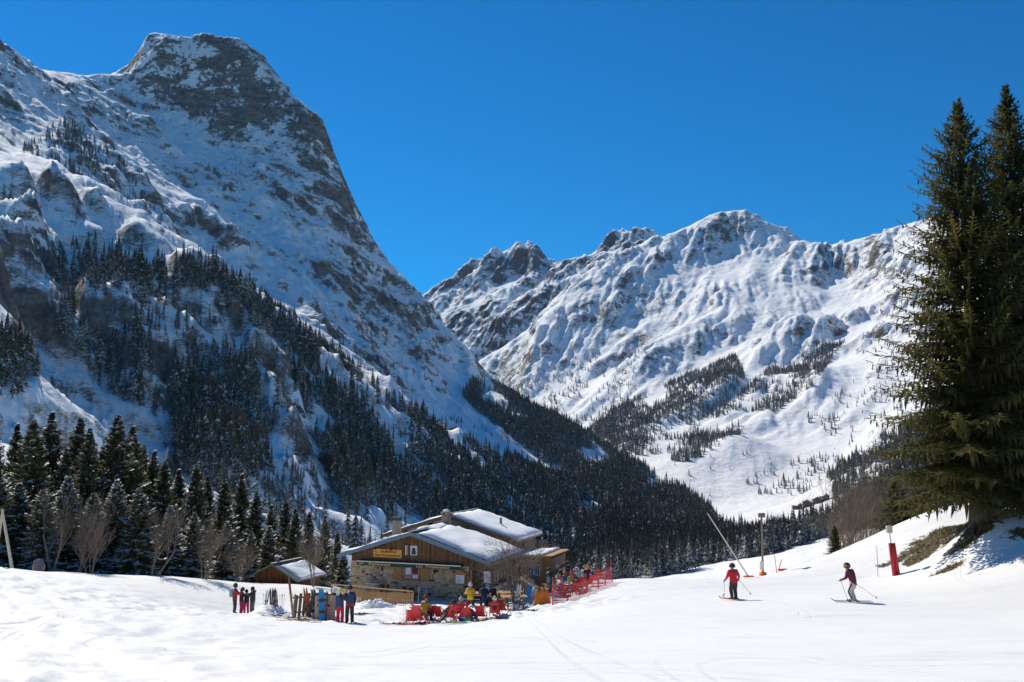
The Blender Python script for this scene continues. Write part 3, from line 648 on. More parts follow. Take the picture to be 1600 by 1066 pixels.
def proto_collection(name, meshes, material):
    c = bpy.data.collections.new(name); obs = []
    for i, (V, Fc) in enumerate(meshes):
        me = bpy.data.meshes.new(name); me.from_pydata(V, [], Fc); me.materials.append(material)
        o = bpy.data.objects.new(name, me); c.objects.link(o); obs.append(o)
    return c, obs
def gn_instances(o, coll):
    ng = bpy.data.node_groups.new('plant_stand', 'GeometryNodeTree')
    ng.interface.new_socket('Geometry', in_out='INPUT', socket_type='NodeSocketGeometry'); ng.interface.new_socket('Geometry', in_out='OUTPUT', socket_type='NodeSocketGeometry')
    N = ng.nodes; L = ng.links; gi = N.new('NodeGroupInput'); go = N.new('NodeGroupOutput')
    ip = N.new('GeometryNodeInstanceOnPoints'); ci = N.new('GeometryNodeCollectionInfo'); ci.inputs['Collection'].default_value = coll
    ci.inputs['Separate Children'].default_value = True; ci.inputs['Reset Children'].default_value = True
    def attr(nm, ty):
        a = N.new('GeometryNodeInputNamedAttribute'); a.data_type = ty; a.inputs['Name'].default_value = nm; return a.outputs['Attribute']
    L.new(gi.outputs[0], ip.inputs['Points']); L.new(ci.outputs[0], ip.inputs['Instance']); ip.inputs['Pick Instance'].default_value = True
    L.new(attr('variant', 'INT'), ip.inputs['Instance Index']); L.new(attr('rot', 'FLOAT_VECTOR'), ip.inputs['Rotation']); L.new(attr('scl', 'FLOAT_VECTOR'), ip.inputs['Scale'])
    L.new(ip.outputs[0], go.inputs[0])
    md = o.modifiers.new('stand', 'NODES'); md.node_group = ng
def stand_object(name, T, coll, nvar, label, cat, seed):
    r = np.random.default_rng(seed); n = len(T)
    me = bpy.data.meshes.new(name); me.vertices.add(n); me.vertices.foreach_set('co', T[:, :3].astype(np.float32).ravel())
    me.attributes.new('variant', 'INT', 'POINT').data.foreach_set('value', r.integers(0, nvar, n).astype(np.int32))
    rot = np.zeros((n, 3), np.float32); rot[:, 2] = r.uniform(0, 6.28, n); me.attributes.new('rot', 'FLOAT_VECTOR', 'POINT').data.foreach_set('vector', rot.ravel())
    sc = np.stack([T[:, 3]*r.uniform(0.8, 1.15, n), T[:, 3]*r.uniform(0.8, 1.15, n), T[:, 3]], -1).astype(np.float32)
    me.attributes.new('scl', 'FLOAT_VECTOR', 'POINT').data.foreach_set('vector', sc.ravel())
    o = bpy.data.objects.new(name, me); COL.objects.link(o); gn_instances(o, coll)
    return tag(o, label, cat, kind='stuff')
con_coll, con_obs = proto_collection('conifer_kinds', [far_conifer(s, 20, 3.1+0.5*(s % 3), 10+s % 3, 10+s % 4) for s in range(6)], M_FAR)
lar_coll, lar_obs = proto_collection('larch_kinds', [bare_tree(70+s, 17, 0.36, 4, 0.24, 1, (2, 3), 0.45, 0.5) for s in range(3)], M_FAR2)
stand_object('forest', T_all[~brown & ~mask_single], con_coll, 6, 'dark conifer forest covering the mountain slopes', 'forest', 8)
stand_object('forest', T_all[brown & ~mask_single], lar_coll, 3, 'brown leafless larch wood among the conifers', 'forest', 9)
for i, k in enumerate(single):
    o = bpy.data.objects.new('conifer_tree', con_obs[i % 6].data); COL.objects.link(o)
    o.location = T_all[k, :3]; s = T_all[k, 3]; o.scale = (s*random.Random(i).uniform(.85, 1.15), s, s); o.rotation_euler = (0, 0, (i*2.4) % 6.28)
    tag(o, 'dark snow-dusted conifer standing in the forest across the valley', 'tree', 'conifers of the forest below the mountains')
# ------------------------------------------------------------------ near trees: spruce grove, two big spruces, bare trees
def make_spruce_parts(name, parts, needle, snow=True):
    (TV, TF), (CV, CF), (SV, SF) = parts
    root = bpy.data.objects.new(name, None); COL.objects.link(root)
    mesh_obj('trunk', TV, TF, M_TRUNK, root); mesh_obj('crown', CV, CF, needle, root)
    if SV: tag(mesh_obj('snow', SV, SF, M_BSNOW, root), kind='stuff')
    return root
def place(o, p, s, rz, label, cat, group=None, lean=0.0):
    o.location = p; o.scale = (s, s, s) if not isinstance(s, tuple) else s; o.rotation_euler = (lean, 0, rz); tag(o, label, cat, group)
kinds = [spruce(100+i, 15, 3.3, 0.5, 0.36, (7, 10), 10, 0.26, 0.36, 0.85, 0.25, 0.17, 0.7) for i in range(2)]
kinds_s = [spruce(120+i, 10, 2.9, 0.3, 0.32, (7, 9), 9, 0.24, 0.38, 0.80, 0.6, 0.13, 0.6) for i in range(2)]
back_protos = [make_spruce_parts('spruce_tree', k, M_GROVE) for k in kinds]
front_protos = [make_spruce_parts('spruce_tree', k, M_GROVE) for k in kinds_s]
used_p = set()
def inst(proto):
    if id(proto) not in used_p: used_p.add(id(proto)); return proto
    return copy_tree(proto)
rt = random.Random(4)
back_row = [(-25, 660, 78), (12, 664, 82), (38, 655, 76), (66, 646, 84), (92, 700, 80), (112, 655, 86), (128, 668, 78), (150, 700, 90), (172, 648, 80), (196, 668, 84), (214, 694, 92), (232, 706, 88), (250, 720, 82), (272, 735, 92),
            (300, 725, 90), (318, 745, 96), (345, 748, 92), (372, 742, 100), (396, 768, 96), (420, 790, 104), (442, 780, 110), (458, 796, 104), (480, 800, 112), (505, 806, 108), (525, 830, 100)]
front_row = [(-12, 735, 68), (22, 755, 70), (60, 765, 68), (98, 745, 71), (140, 770, 70), (176, 750, 72), (212, 762, 71), (262, 790, 74), (300, 800, 75), (352, 815, 78), (390, 830, 80), (418, 822, 84), (498, 850, 88), (535, 862, 92)]
for i, (px, py, Y) in enumerate(back_row):
    b = px_at(px, Y); H = at(px, py, Y).z-b.z; s = H/15.0
    place(inst(back_protos[i % 2]), b, (s*rt.uniform(.9, 1.2), s*rt.uniform(.9, 1.2), s), rt.uniform(0, 6.28),
          'tall dark spruce rising behind the bushy front row of the grove', 'tree', 'tall spruces of the grove')
for i, (px, py, Y) in enumerate(front_row):
    b = px_at(px, Y); H = at(px, py, Y).z-b.z; s = H/10.0
    place(inst(front_protos[i % 2]), b, (s*rt.uniform(.9, 1.2), s*rt.uniform(.9, 1.2), s), rt.uniform(0, 6.28),
          'bushy spruce with snow on its boughs at the edge of the snow slope', 'tree', 'snowy front row of the grove')
big = []
for (px, Y, tpx, tpy, seed, R, lab) in [(1533, 56, 1497, 158, 201, 7.2, 'huge spruce with a flared root base on the bare turf of the hill'),
                                        (1614, 60, 1569, 133, 202, 6.0, 'tallest spruce, its trunk half hidden behind the root-flared one')]:
    b = px_at(px, Y); H = at(tpx, tpy, Y).z-b.z
    parts = spruce(seed, H, R, 1.7, 0.46, (7, 10), 17, 0.16, 0.32, 0.72, 0.0, 0.52, 0.8)
    o = make_spruce_parts('spruce_tree', parts, M_BIG); o.location = b; tag(o, lab, 'tree'); big.append((b, H))
# surface roots of the big spruce
rv, rf = [], []; rr_ = random.Random(9); b0 = big[0][0]
for k in range(9):
    an = 2.2+k*0.42+rr_.uniform(-.1, .1); p = Vector((0, 0, 0.75)); L_ = rr_.uniform(1.2, 2.6); r_ = 0.22
    for s in range(6):
        q = Vector((math.cos(an)*L_*(s+1)/6, math.sin(an)*L_*(s+1)/6, 0)); q.z = gz(b0.x+q.x, b0.y+q.y)-b0.z+0.10*(1-s/6)+0.3*max(0, 1-(s+1)/3)
        tube(rv, rf, p, q, r_, r_*0.78, 6); r_ *= 0.78; p = q; an += rr_.uniform(-.15, .15)
for o in COL.objects:
    if o.get('label', '').startswith('huge spruce'): mesh_obj('root', rv, rf, M_TRUNK, o)

bare_list = [  # px, Y, top py, kind seed, stems, spread, label
    (82, 66, 745, 301, 1, 0.35, 'thin leafless tree beside the grey boulder under the spruces'),
    (118, 66, 760, 309, 2, 0.45, 'pale twiggy leafless tree between the boulder and the first shrub'),
    (140, 64.5, 785, 302, 4, 0.5, 'pale many-stemmed leafless shrub on the shaded snow bank'),
    (236, 66, 775, 303, 2, 0.45, 'leafless forked tree standing before the snowy spruces'),
    (318, 68, 795, 304, 4, 0.55, 'wide fan-shaped leafless tree on the snow bank'),
    (372, 73, 830, 305, 5, 0.55, 'low leafless thicket next to the wooden barn'),
    (492, 71.5, 803, 306, 2, 0.6, 'big leafless tree between the barn and the stone chalet'),
    (470, 80, 835, 307, 3, 0.55, 'leafless sapling behind the barn roof')]
for (px, Y, tpy, sd, st, spd, lab) in bare_list:
    b = px_at(px, Y); H = at(px, tpy, Y).z-b.z
    V_, F_ = bare_tree(sd, H, spd*0.7, 4, 0.13*H/8, st+1, (1, 2), 0.45)
    o = mesh_obj('bare_tree', V_, F_, M_TWIG); o.location = b; tag(o, lab, 'tree', 'leafless trees along the snow bank')
# the tree on the terrace, branches spreading wide from a short stem
b = px_at(814, 57.5); V_, F_ = bare_tree(320, at(812, 820, 57.5).z-b.z, 0.6, 4, 0.17, 6, (1, 2), 0.10)
o = mesh_obj('bare_tree', V_, F_, M_TWIG); o.location = b; tag(o, 'wide spreading leafless tree growing on the chalet terrace', 'tree')
# thicket behind the hill
for i, (px, Y, tpy, st) in enumerate([(1338, 80, 715, 4), (1368, 82, 690, 3), (1395, 84, 680, 4), (1318, 78, 770, 4), (1350, 90, 700, 3)]):
    b = px_at(px, Y); H = at(px, tpy, Y).z-b.z
    V_, F_ = bare_tree(340+i, H, 0.42, 4, 0.15, st+3, (1, 2), 0.35)
    o = mesh_obj('bare_tree', V_, F_, M_TWIG); o.location = b; tag(o, 'brown leafless tree of the thicket behind the snowy hill', 'tree', 'thicket behind the hill')
for (px, Y, tpy, lab) in [(1306, 73, 822, 'small green spruce at the foot of the snowy hill'), (1405, 80, 745, 'young spruce between the thicket and the huge spruce'), (1445, 84, 735, 'young spruce half hidden behind the huge spruce')]:
    b = px_at(px, Y); H = at(px, tpy, Y).z-b.z; s = H/10
    o = copy_tree(front_protos[0]); place(o, b, (s*1.25, s*1.25, s), rt.uniform(0, 6), lab, 'tree'); o.pop('group', None)
    for c in list(o.children):
        if c.name.startswith('snow'): bpy.data.objects.remove(c)
# ------------------------------------------------------------------ shape helpers
class MB:
    def __init__(s): s.v = []; s.f = []
    def box(s, x0, x1, y0, y1, z0, z1):
        k = len(s.v)
        s.v += [(x0, y0, z0), (x1, y0, z0), (x1, y1, z0), (x0, y1, z0), (x0, y0, z1), (x1, y0, z1), (x1, y1, z1), (x0, y1, z1)]
        s.f += [(k, k+3, k+2, k+1), (k+4, k+5, k+6, k+7), (k, k+1, k+5, k+4), (k+1, k+2, k+6, k+5), (k+2, k+3, k+7, k+6), (k+3, k, k+4, k+7)]; return s
    def hexa(s, P):
        k = len(s.v); s.v += [tuple(p) for p in P]
        s.f += [(k, k+3, k+2, k+1), (k+4, k+5, k+6, k+7), (k, k+1, k+5, k+4), (k+1, k+2, k+6, k+5), (k+2, k+3, k+7, k+6), (k+3, k, k+4, k+7)]; return s
    def bar(s, p, q, w, h=None):
        p = Vector(p); q = Vector(q); d = (q-p).normalized(); h = h or w
        a = d.cross(Vector((0, 0, 1))); a = a.normalized() if a.length > 1e-4 else Vector((1, 0, 0)); b = a.cross(d)
        return s.hexa([p-a*w/2-b*h/2, p+a*w/2-b*h/2, q+a*w/2-b*h/2, q-a*w/2-b*h/2, p-a*w/2+b*h/2, p+a*w/2+b*h/2, q+a*w/2+b*h/2, q-a*w/2+b*h/2])
    def tube(s, p, q, r0, r1=None, n=8):
        tube(s.v, s.f, p, q, r0, r0 if r1 is None else r1, n); k = len(s.v)
        s.f += [tuple(range(k-2*n+n-1, k-2*n-1, -1)), tuple(range(k-n, k))]; return s
    def prism(s, poly, y0, y1):
        """outline in x,z swept from y0 to y1"""
        k = len(s.v); n = len(poly)
        s.v += [(x, y0, z) for x, z in poly]+[(x, y1, z) for x, z in poly]
        s.f += [tuple(range(k, k+n)), tuple(range(k+2*n-1, k+n-1, -1))]
        for i in range(n): s.f.append((k+(i+1) % n, k+i, k+n+i, k+n+(i+1) % n))
        return s
    def lathe(s, prof, n=8, c=(0, 0, 0)):
        k = len(s.v)
        for (r, z) in prof:
            for i in range(n): a = 6.28318*i/n; s.v.append((c[0]+r*math.cos(a), c[1]+r*math.sin(a), c[2]+z))
        for j in range(len(prof)-1):
            for i in range(n): s.f.append((k+j*n+i, k+j*n+(i+1) % n, k+(j+1)*n+(i+1) % n, k+(j+1)*n+i))
        s.f += [tuple(range(k+n-1, k-1, -1)), tuple(range(k+(len(prof)-1)*n, k+len(prof)*n))]; return s
    def build(s, name, m, parent=None, smooth=False, bevel=0.0):
        o = mesh_obj(name, s.v, s.f, m, parent, smooth)
        if bevel:
            b = o.modifiers.new('edge', 'BEVEL'); b.width = bevel; b.segments = 2; b.limit_method = 'ANGLE'
        return o
def lettering(name, body, size, m, parent, loc, rot=(math.pi/2, 0, 0), shear=0.0, width=None, depth=0.006):
    c = bpy.data.curves.new(name, 'FONT'); c.body = body; c.size = size; c.extrude = depth; c.shear = shear; c.align_x = 'CENTER'; c.align_y = 'CENTER'; c.resolution_u = 2; c.offset = size*0.018
    t = bpy.data.objects.new(name, c); COL.objects.link(t); dg = bpy.context.evaluated_depsgraph_get(); dg.update()
    me = bpy.data.meshes.new_from_object(t.evaluated_get(dg)); bpy.data.objects.remove(t); bpy.data.curves.remove(c)
    o = bpy.data.objects.new(name, me); COL.objects.link(o); me.materials.clear(); me.materials.append(m); o.parent = parent
    o.location = loc; o.rotation_euler = rot
    if width:
        xs = [v.co.x for v in me.vertices]; o.scale = (width/(max(xs)-min(xs)), 1, 1)
    return o
def tone_mat(name, stops, rough=0.9, nscale=8, bump=0.5, attr='tone'):
    m = bpy.data.materials.new(name); m.use_nodes = True; t = m.node_tree; N = t.nodes; L = t.links; b = N['Principled BSDF']
    b.inputs['Roughness'].default_value = rough; b.inputs['Specular IOR Level'].default_value = 0.2
    a = N.new('ShaderNodeAttribute'); a.attribute_name = attr; r = N.new('ShaderNodeValToRGB'); e = r.color_ramp.elements
    while len(e) < len(stops): e.new(0.5)
    for q, (p, c) in zip(e, stops): q.position = p; q.color = (*c, 1)
    tc = N.new('ShaderNodeTexCoord'); n = N.new('ShaderNodeTexNoise'); n.inputs['Scale'].default_value = nscale; n.inputs['Detail'].default_value = 5; L.new(tc.outputs['Object'], n.inputs['Vector'])
    ad = N.new('ShaderNodeMath'); ad.operation = 'MULTIPLY_ADD'; L.new(n.outputs[0], ad.inputs[0]); ad.inputs[1].default_value = 0.5; L.new(a.outputs['Fac'], ad.inputs[2])
    sb = N.new('ShaderNodeMath'); sb.operation = 'SUBTRACT'; sb.inputs[1].default_value = 0.25; L.new(ad.outputs[0], sb.inputs[0])
    L.new(sb.outputs[0], r.inputs[0]); L.new(r.outputs[0], b.inputs['Base Color'])
    bp = N.new('ShaderNodeBump'); bp.inputs['Strength'].default_value = bump; bp.inputs['Distance'].default_value = 0.02; L.new(n.outputs[0], bp.inputs['Height']); L.new(bp.outputs[0], b.inputs['Normal'])
    return m
def set_tone(o, per_piece, faces_per):
    a = o.data.attributes.new('tone', 'FLOAT', 'FACE'); vals = []
    for v, k in zip(per_piece, faces_per): vals += [v]*k
    a.data.foreach_set('value', vals)

M_STONE = tone_mat('field_stone', [(0.0, (0.045, 0.045, 0.045)), (0.25, (0.27, 0.205, 0.135)), (0.6, (0.50, 0.385, 0.245)), (1.0, (0.60, 0.48, 0.32))])
M_MORTAR = mat('mortar', (0.50, 0.40, 0.27), 0.95, 0.25, 6, 0.4)
M_BOARD = tone_mat('weathered_boards', [(0.0, (0.075, 0.040, 0.022)), (0.5, (0.15, 0.080, 0.042)), (1.0, (0.24, 0.135, 0.075))], 0.8, 5, 0.3)
M_BARN = tone_mat('barn_boards', [(0.0, (0.07, 0.028, 0.014)), (0.5, (0.15, 0.058, 0.028)), (1.0, (0.22, 0.095, 0.05))], 0.85, 5, 0.3)
M_DARKWOOD = mat('dark_wood', (0.10, 0.055, 0.03), 0.8, 0.3, 4, 0.3, stretch=(1, 1, 0.3))
M_PINE = mat('yellow_pine', (0.46, 0.25, 0.09), 0.65, 0.25, 4, 0.2, stretch=(1, 1, 0.3))
M_PINE2 = mat('varnished_pine', (0.38, 0.18, 0.055), 0.55, 0.25, 5, 0.2, stretch=(1, 1, 0.3))
M_ROOFSNOW = mat('roof_snow', (0.87, 0.87, 0.88), 0.7, 0.03, 2, 0.25, 3)
M_FASCIA = mat('blue_grey_fascia', (0.13, 0.185, 0.235), 0.55, 0.12, 3)
M_ROOFMETAL = mat('roof_sheet', (0.17, 0.19, 0.20), 0.5, 0.2, 3, metal=0.4)
M_GLASS = mat('window_glass', (0.10, 0.12, 0.14), 0.05, spec=1.0)
M_BLIND = mat('white_curtain', (0.72, 0.72, 0.70), 0.8, 0.1, 8)
M_CREAM = mat('cream_render', (0.52, 0.44, 0.32), 0.9, 0.12, 3, 0.2)
M_WHITEWALL = mat('white_render', (0.60, 0.58, 0.54), 0.9, 0.1, 3, 0.2)
M_AWN = mat('green_awning', (0.004, 0.060, 0.042), 0.75, 0.15, 5)
M_GOLD = mat('gold_lettering', (0.75, 0.47, 0.13), 0.6)
M_SIGN = mat('orange_sign', (0.80, 0.36, 0.03), 0.6, 0.12, 3)
M_PURPLE = mat('purple_lettering', (0.14, 0.015, 0.05), 0.6)
M_GREENL = mat('dark_green_lettering', (0.004, 0.075, 0.05), 0.6)
M_METAL = mat('grey_metal', (0.45, 0.46, 0.47), 0.35, 0.1, 4, metal=0.8)
M_BLACK = mat('black_iron', (0.015, 0.015, 0.017), 0.5)
M_CHIM = mat('chimney_stone', (0.27, 0.22, 0.16), 0.95, 0.35, 5, 0.6)
M_PAPER = mat('paper', (0.78, 0.79, 0.76), 0.7, 0.12, 14)

TH = math.radians(20); R0 = at(733, 938, 64)
ch = thing('chalet', 'stone and timber chalet inn with a green awning and snow on its roof', 'chalet', R0, -TH)
rc = random.Random(12)
XL, XP, XV, RX = -9.4, 0.0, 1.75, -4.1          # left corner, stone end, porch end, ridge
def roof_z(x): return 4.50-abs(x-RX)*0.305        # underside line of the front roof
ZS = 2.33
MB().box(XL+0.03, XP-0.03, 0.06, 5.6, -1.2, ZS).build('wall', M_MORTAR, ch)
# stones, laid in uneven courses, proud of the mortar
sb = MB(); tones = []
def stones_on(face, a0, a1, z0, z1, holes):
    z = z0
    while z < z1-0.05:
        hgt = min(rc.uniform(0.11, 0.22), z1-z); a = a0+rc.uniform(-.1, 0)
        while a < a1:
            w = rc.uniform(0.16, 0.46); b = min(a+w, a1); aa = max(a, a0); a += w
            if b-aa < 0.06: continue
            cz = z+hgt/2; ca = (aa+b)/2
            if any(h[0] < ca < h[1] and h[2] < cz < h[3] for h in holes): continue
            j = lambda m=0.022: rc.uniform(-m, m); d = rc.uniform(0.015, 0.05); g = 0.012; y = 0.055
            c = [(aa+g+j(), z+g+j(.015)), (b-g+j(), z+g+j(.015)), (b-g+j(), z+hgt-g+j(.015)), (aa+g+j(), z+hgt-g+j(.015))]
            i_ = 0.02; mx_ = ((aa+b)/2, z+hgt/2)
            top = [(p[0]+(mx_[0]-p[0])*0.14, p[1]+(mx_[1]-p[1])*0.16) for p in c]
            P = [(p[0], y, p[1]) for p in c]+[(p[0], y-d, p[1]) for p in top]
            if face == 'left': P = [(XL+0.02-(0.055-p[1])+0.0, p[0], p[2]) for p in P]
            k = len(sb.v); sb.v += P
            sb.f += [(k+4, k+5, k+6, k+7), (k, k+1, k+5, k+4), (k+1, k+2, k+6, k+5), (k+2, k+3, k+7, k+6), (k+3, k, k+4, k+7)]
            t = rc.gauss(0.55, 0.2); t = 0.03 if rc.random() < 0.07 else t; tones.append(min(max(t, 0), 1))
        z += hgt
stones_on('front', XL, XP, -0.9, ZS, [(-5.15, -3.65, 1.15, 2.3)])
stones_on('left', 0.0, 5.6, -0.9, ZS, [])
so = sb.build('stone', M_STONE, ch); set_tone(so, tones, [5]*len(tones)); so['kind'] = 'stuff'
# gable boarding, board by board
def boards(x0, x1, zlo, zhi, y, w, m, parent, name='board_cladding', d=0.03):
    b = MB(); tn = []; x = x0
    while x < x1-0.01:
        xe = min(x+w, x1); dd = d+rc.uniform(0, 0.015)
        zl = zlo(x) if callable(zlo) else zlo
        b.hexa([(x+.004, y, zl), (xe-.004, y, zl), (xe-.004, y+.05, zl), (x+.004, y+.05, zl), (x+.004, y-dd*0, zhi(x+.004)), (xe-.004, y, zhi(xe-.004)), (xe-.004, y+.05, zhi(xe-.004)), (x+.004, y+.05, zhi(x+.004))])
        for k in range(-8, 0): b.v[k] = (b.v[k][0], b.v[k][1]-dd*(b.v[k][1] < y+0.02), b.v[k][2])
        tn.append(min(max(rc.gauss(0.5, 0.2), 0), 1)); x = xe
    o = b.build(name, m, parent); set_tone(o, tn, [6]*len(tn)); o['kind'] = 'stuff'; return o
gz_top = lambda x: roof_z(x)-0.05
boards(XL+0.1, XV, lambda x: ZS-0.02 if x < XP else 2.22, gz_top, -0.06, 0.13, M_BOARD, ch)
MB().prism([(XL+.15, ZS), (XV-.05, ZS), (XV-.05, gz_top(XV)-.05), (RX, gz_top(RX)-.05), (XL+.15, gz_top(XL)-.05)], 0.0, 5.5).build('gable_core', M_DARKWOOD, ch)
# roof: two pitched slabs, fascia, snow
EL, ER, YF, YB = -10.05, 1.95, -0.95, 5.9
def slab(x0, x1, y0, y1, t0, t1, m, name, zf=roof_z, inset=0.0, parent=None, bumpy=0.0):
    """pitched sheet between offsets t0..t1 above the roof line, cut into strips so its surface can undulate"""
    nx, ny = 14, 10; V_ = []; F_ = []
    for lay, t in ((0, t0), (1, t1)):
        for j in range(ny+1):
            for i in range(nx+1):
                u = i/nx; v = j/ny; x = x0+(x1-x0)*u; y = y0+(y1-y0)*v
                e = min(u, 1-u, v, 1-v)
                z = zf(x)+t
                if lay and bumpy: z -= bumpy*max(0, 1-e*14)*0.7; z += float(gnoise(np.array([x*0.9]), np.array([y*0.9]), 31)[0])*bumpy*1.1
                if lay and bumpy: x += rc.uniform(-.05, .05); y += rc.uniform(-.05, .05)
                V_.append((x, y, z))
    n1 = (nx+1)*(ny+1); I = lambda i, j: j*(nx+1)+i
    for j in range(ny):
        for i in range(nx):
            F_.append((n1+I(i, j), n1+I(i+1, j), n1+I(i+1, j+1), n1+I(i, j+1))); F_.append((I(i, j+1), I(i+1, j+1), I(i+1, j), I(i, j)))
    for i in range(nx): F_ += [(I(i, 0), I(i+1, 0), n1+I(i+1, 0), n1+I(i, 0)), (I(i+1, ny), I(i, ny), n1+I(i, ny), n1+I(i+1, ny))]
    for j in range(ny): F_ += [(I(0, j+1), I(0, j), n1+I(0, j), n1+I(0, j+1)), (I(nx, j), I(nx, j+1), n1+I(nx, j+1), n1+I(nx, j))]
    return mesh_obj(name, V_, F_, m, parent, smooth=False)
rf_ = slab(EL, RX, YF, YB, 0.0, 0.10, M_ROOFMETAL, 'roof', parent=ch); slab(RX+.003, ER, YF, YB, 0.0, 0.10, M_ROOFMETAL, 'roof', parent=ch)
for (a, b) in ((EL, RX), (RX, ER)):
    f = MB(); f.hexa([(a, YF-.04, roof_z(a)-.14), (b, YF-.04, roof_z(b)-.14), (b, YF-.004, roof_z(b)-.14), (a, YF-.004, roof_z(a)-.14), (a, YF-.04, roof_z(a)+.13), (b, YF-.04, roof_z(b)+.13), (b, YF-.004, roof_z(b)+.13), (a, YF-.004, roof_z(a)+.13)])
    f.build('fascia_board', M_FASCIA, ch)
MB().box(ER+.004, ER+.04, YF, YB, roof_z(ER)-.16, roof_z(ER)+.12).build('fascia_board', M_FASCIA, ch)
MB().bar((RX, YF-.05, roof_z(RX)+.15), (RX, 3.6, roof_z(RX)+.15), 0.30, 0.05).build('ridge_cap', M_FASCIA, ch)
sn1 = slab(RX+.55, ER-.03, YF+.25, YB-.05, 0.105, 0.40, M_ROOFSNOW, 'roof_snow', parent=ch, bumpy=0.22)
sn2 = slab(EL+.15, RX-.9, YF+.12, YB-.1, 0.105, 0.24, M_ROOFSNOW, 'roof_snow', parent=ch, bumpy=0.12)
sn3 = slab(RX-.8, RX+.6, 1.4, 5.4, 0.105, 0.34, M_ROOFSNOW, 'roof_snow', zf=lambda x: roof_z(x), parent=ch, bumpy=0.15)
for o in (sn1, sn2, sn3): o.data.polygons.foreach_set('use_smooth', [True]*len(o.data.polygons))
for xb in (-9.0, -6.7, RX, -1.6, 0.9):
    MB().box(xb-.09, xb+.09, YF+.02, 0.0, roof_z(xb)-.20, roof_z(xb)-.01).build('purlin', M_DARKWOOD, ch)
# awning
aw = MB().box(-8.65, -0.42, -0.52, -0.10, 2.30, 2.42).build('awning', M_BLACK, ch)
MB().box(-8.66, -0.41, -0.56, -0.50, 2.33, 2.40).build('awning_rail', M_METAL, aw)
val = MB()
for i in range(41):
    x0 = -8.62+8.18*i/41; x1 = -8.62+8.18*(i+1)/41; yo = 0.012*math.sin(i*1.3)
    val.hexa([(x0, -.545+yo, 2.08+.015*math.sin(i*2.1)), (x1, -.545+yo, 2.08+.015*math.sin(i*2.1+2.1)), (x1, -.535+yo, 2.08+.015*math.sin(i*2.1+2.1)), (x0, -.535+yo, 2.08+.015*math.sin(i*2.1)), (x0, -.545, 2.34), (x1, -.545, 2.34), (x1, -.535, 2.34), (x0, -.535, 2.34)])
vo = val.build('valance', M_AWN, aw)
lettering('lettering', 'Restaurant', 0.25, M_GOLD, vo, (-6.75, -.57, 2.215), width=1.75)
lettering('lettering', 'Les  Fontanettes', 0.25, M_GOLD, vo, (-2.55, -.57, 2.215), width=2.55)
em = MB()
for (x, z, w, h, r) in ((-8.35, 2.24, .26, .035, .5), (-8.22, 2.2, .26, .03, -.35), (-8.12, 2.26, .2, .03, .35), (-8.27, 2.17, .2, .03, .1)):
    c, s_ = math.cos(r)*w/2, math.sin(r)*w/2; em.bar((x-c, -.565, z-s_), (x+c, -.565, z+s_), 0.012, h)
em.build('emblem', M_GOLD, vo)
# sign
sg = MB().box(-7.5, -5.2, -0.16, -0.115, 2.66, 3.24).build('sign_board', M_SIGN, ch, bevel=0.008)
lettering('lettering', 'AUBERGE', 0.24, M_PURPLE, sg, (-6.25, -.17, 3.07), width=1.3)
lettering('lettering', 'des Fontanettes', 0.23, M_GREENL, sg, (-6.33, -.17, 2.81), shear=0.25, width=2.05)
for (x, z) in ((-7.28, 3.22), (-5.98, 3.2)):
    l_ = MB().lathe([(0.03, -.02), (0.09, 0.0), (0.07, .1), (0.02, .16)], 8, (x, -.3, z)); l_.bar((x, -.3, z+.14), (x, -.12, z+.18), 0.02); l_.build('spotlight', M_BLACK, sg)
sw = MB(); 
for (x, z, dx, dz) in ((-5.6, 3.0, .2, .06), (-5.5, 2.97, .16, -.05)): sw.bar((x, -.168, z), (x+dx, -.168, z+dz), .008, .03)
sw.build('emblem', M_GOLD, sg)
pb = MB().lathe([(0.001, -.07), (.07, -.06), (.09, 0), (.06, .06), (.001, .07)], 8, (-7.3, -.16, 2.99)).build('emblem', M_METAL, sg)
# windows
def window(x0, x1, z0, z1, y, fm, parent, name='window', bars=1, cross=True, glass=M_GLASS, fw=0.07, curtain=None):
    fr = MB(); fr.box(x0, x0+fw, y-.05, y+.03, z0, z1).box(x1-fw, x1, y-.05, y+.03, z0, z1).box(x0+fw+.001, x1-fw-.001, y-.05, y+.03, z0, z0+fw).box(x0+fw+.001, x1-fw-.001, y-.05, y+.03, z1-fw, z1)
    for i in range(bars): xm = x0+(x1-x0)*(i+1)/(bars+1); fr.box(xm-fw/2, xm+fw/2, y-.048, y+.028, z0+fw, z1-fw)
    w = fr.build(name, fm, parent)
    n = bars+1
    for i in range(n):
        a = x0+(x1-x0)*i/n+fw*.6; b = x0+(x1-x0)*(i+1)/n-fw*.6
        MB().box(a, b, y-.012, y-.004, z0+fw, z1-fw).build('pane', glass, w)
    return w
w1 = window(-5.05, -3.82, 1.2, 2.12, -0.03, M_PINE2, ch); MB().box(-5.15, -3.72, -.14, 0.02, 1.10, 1.18).build('sill', M_CHIM, w1)
MB().box(-4.9, -4.5, -.055, -.05, 1.55, 2.05).build('curtain', M_BLIND, w1); MB().box(-4.36, -3.95, -.055, -.05, 1.27, 1.5).build('curtain', M_BLIND, w1)
MB().box(-4.36, -3.95, -.054, -.049, 1.6, 2.05).build('curtain', mat('red_curtain', (0.16, 0.01, 0.04), 0.8), w1)
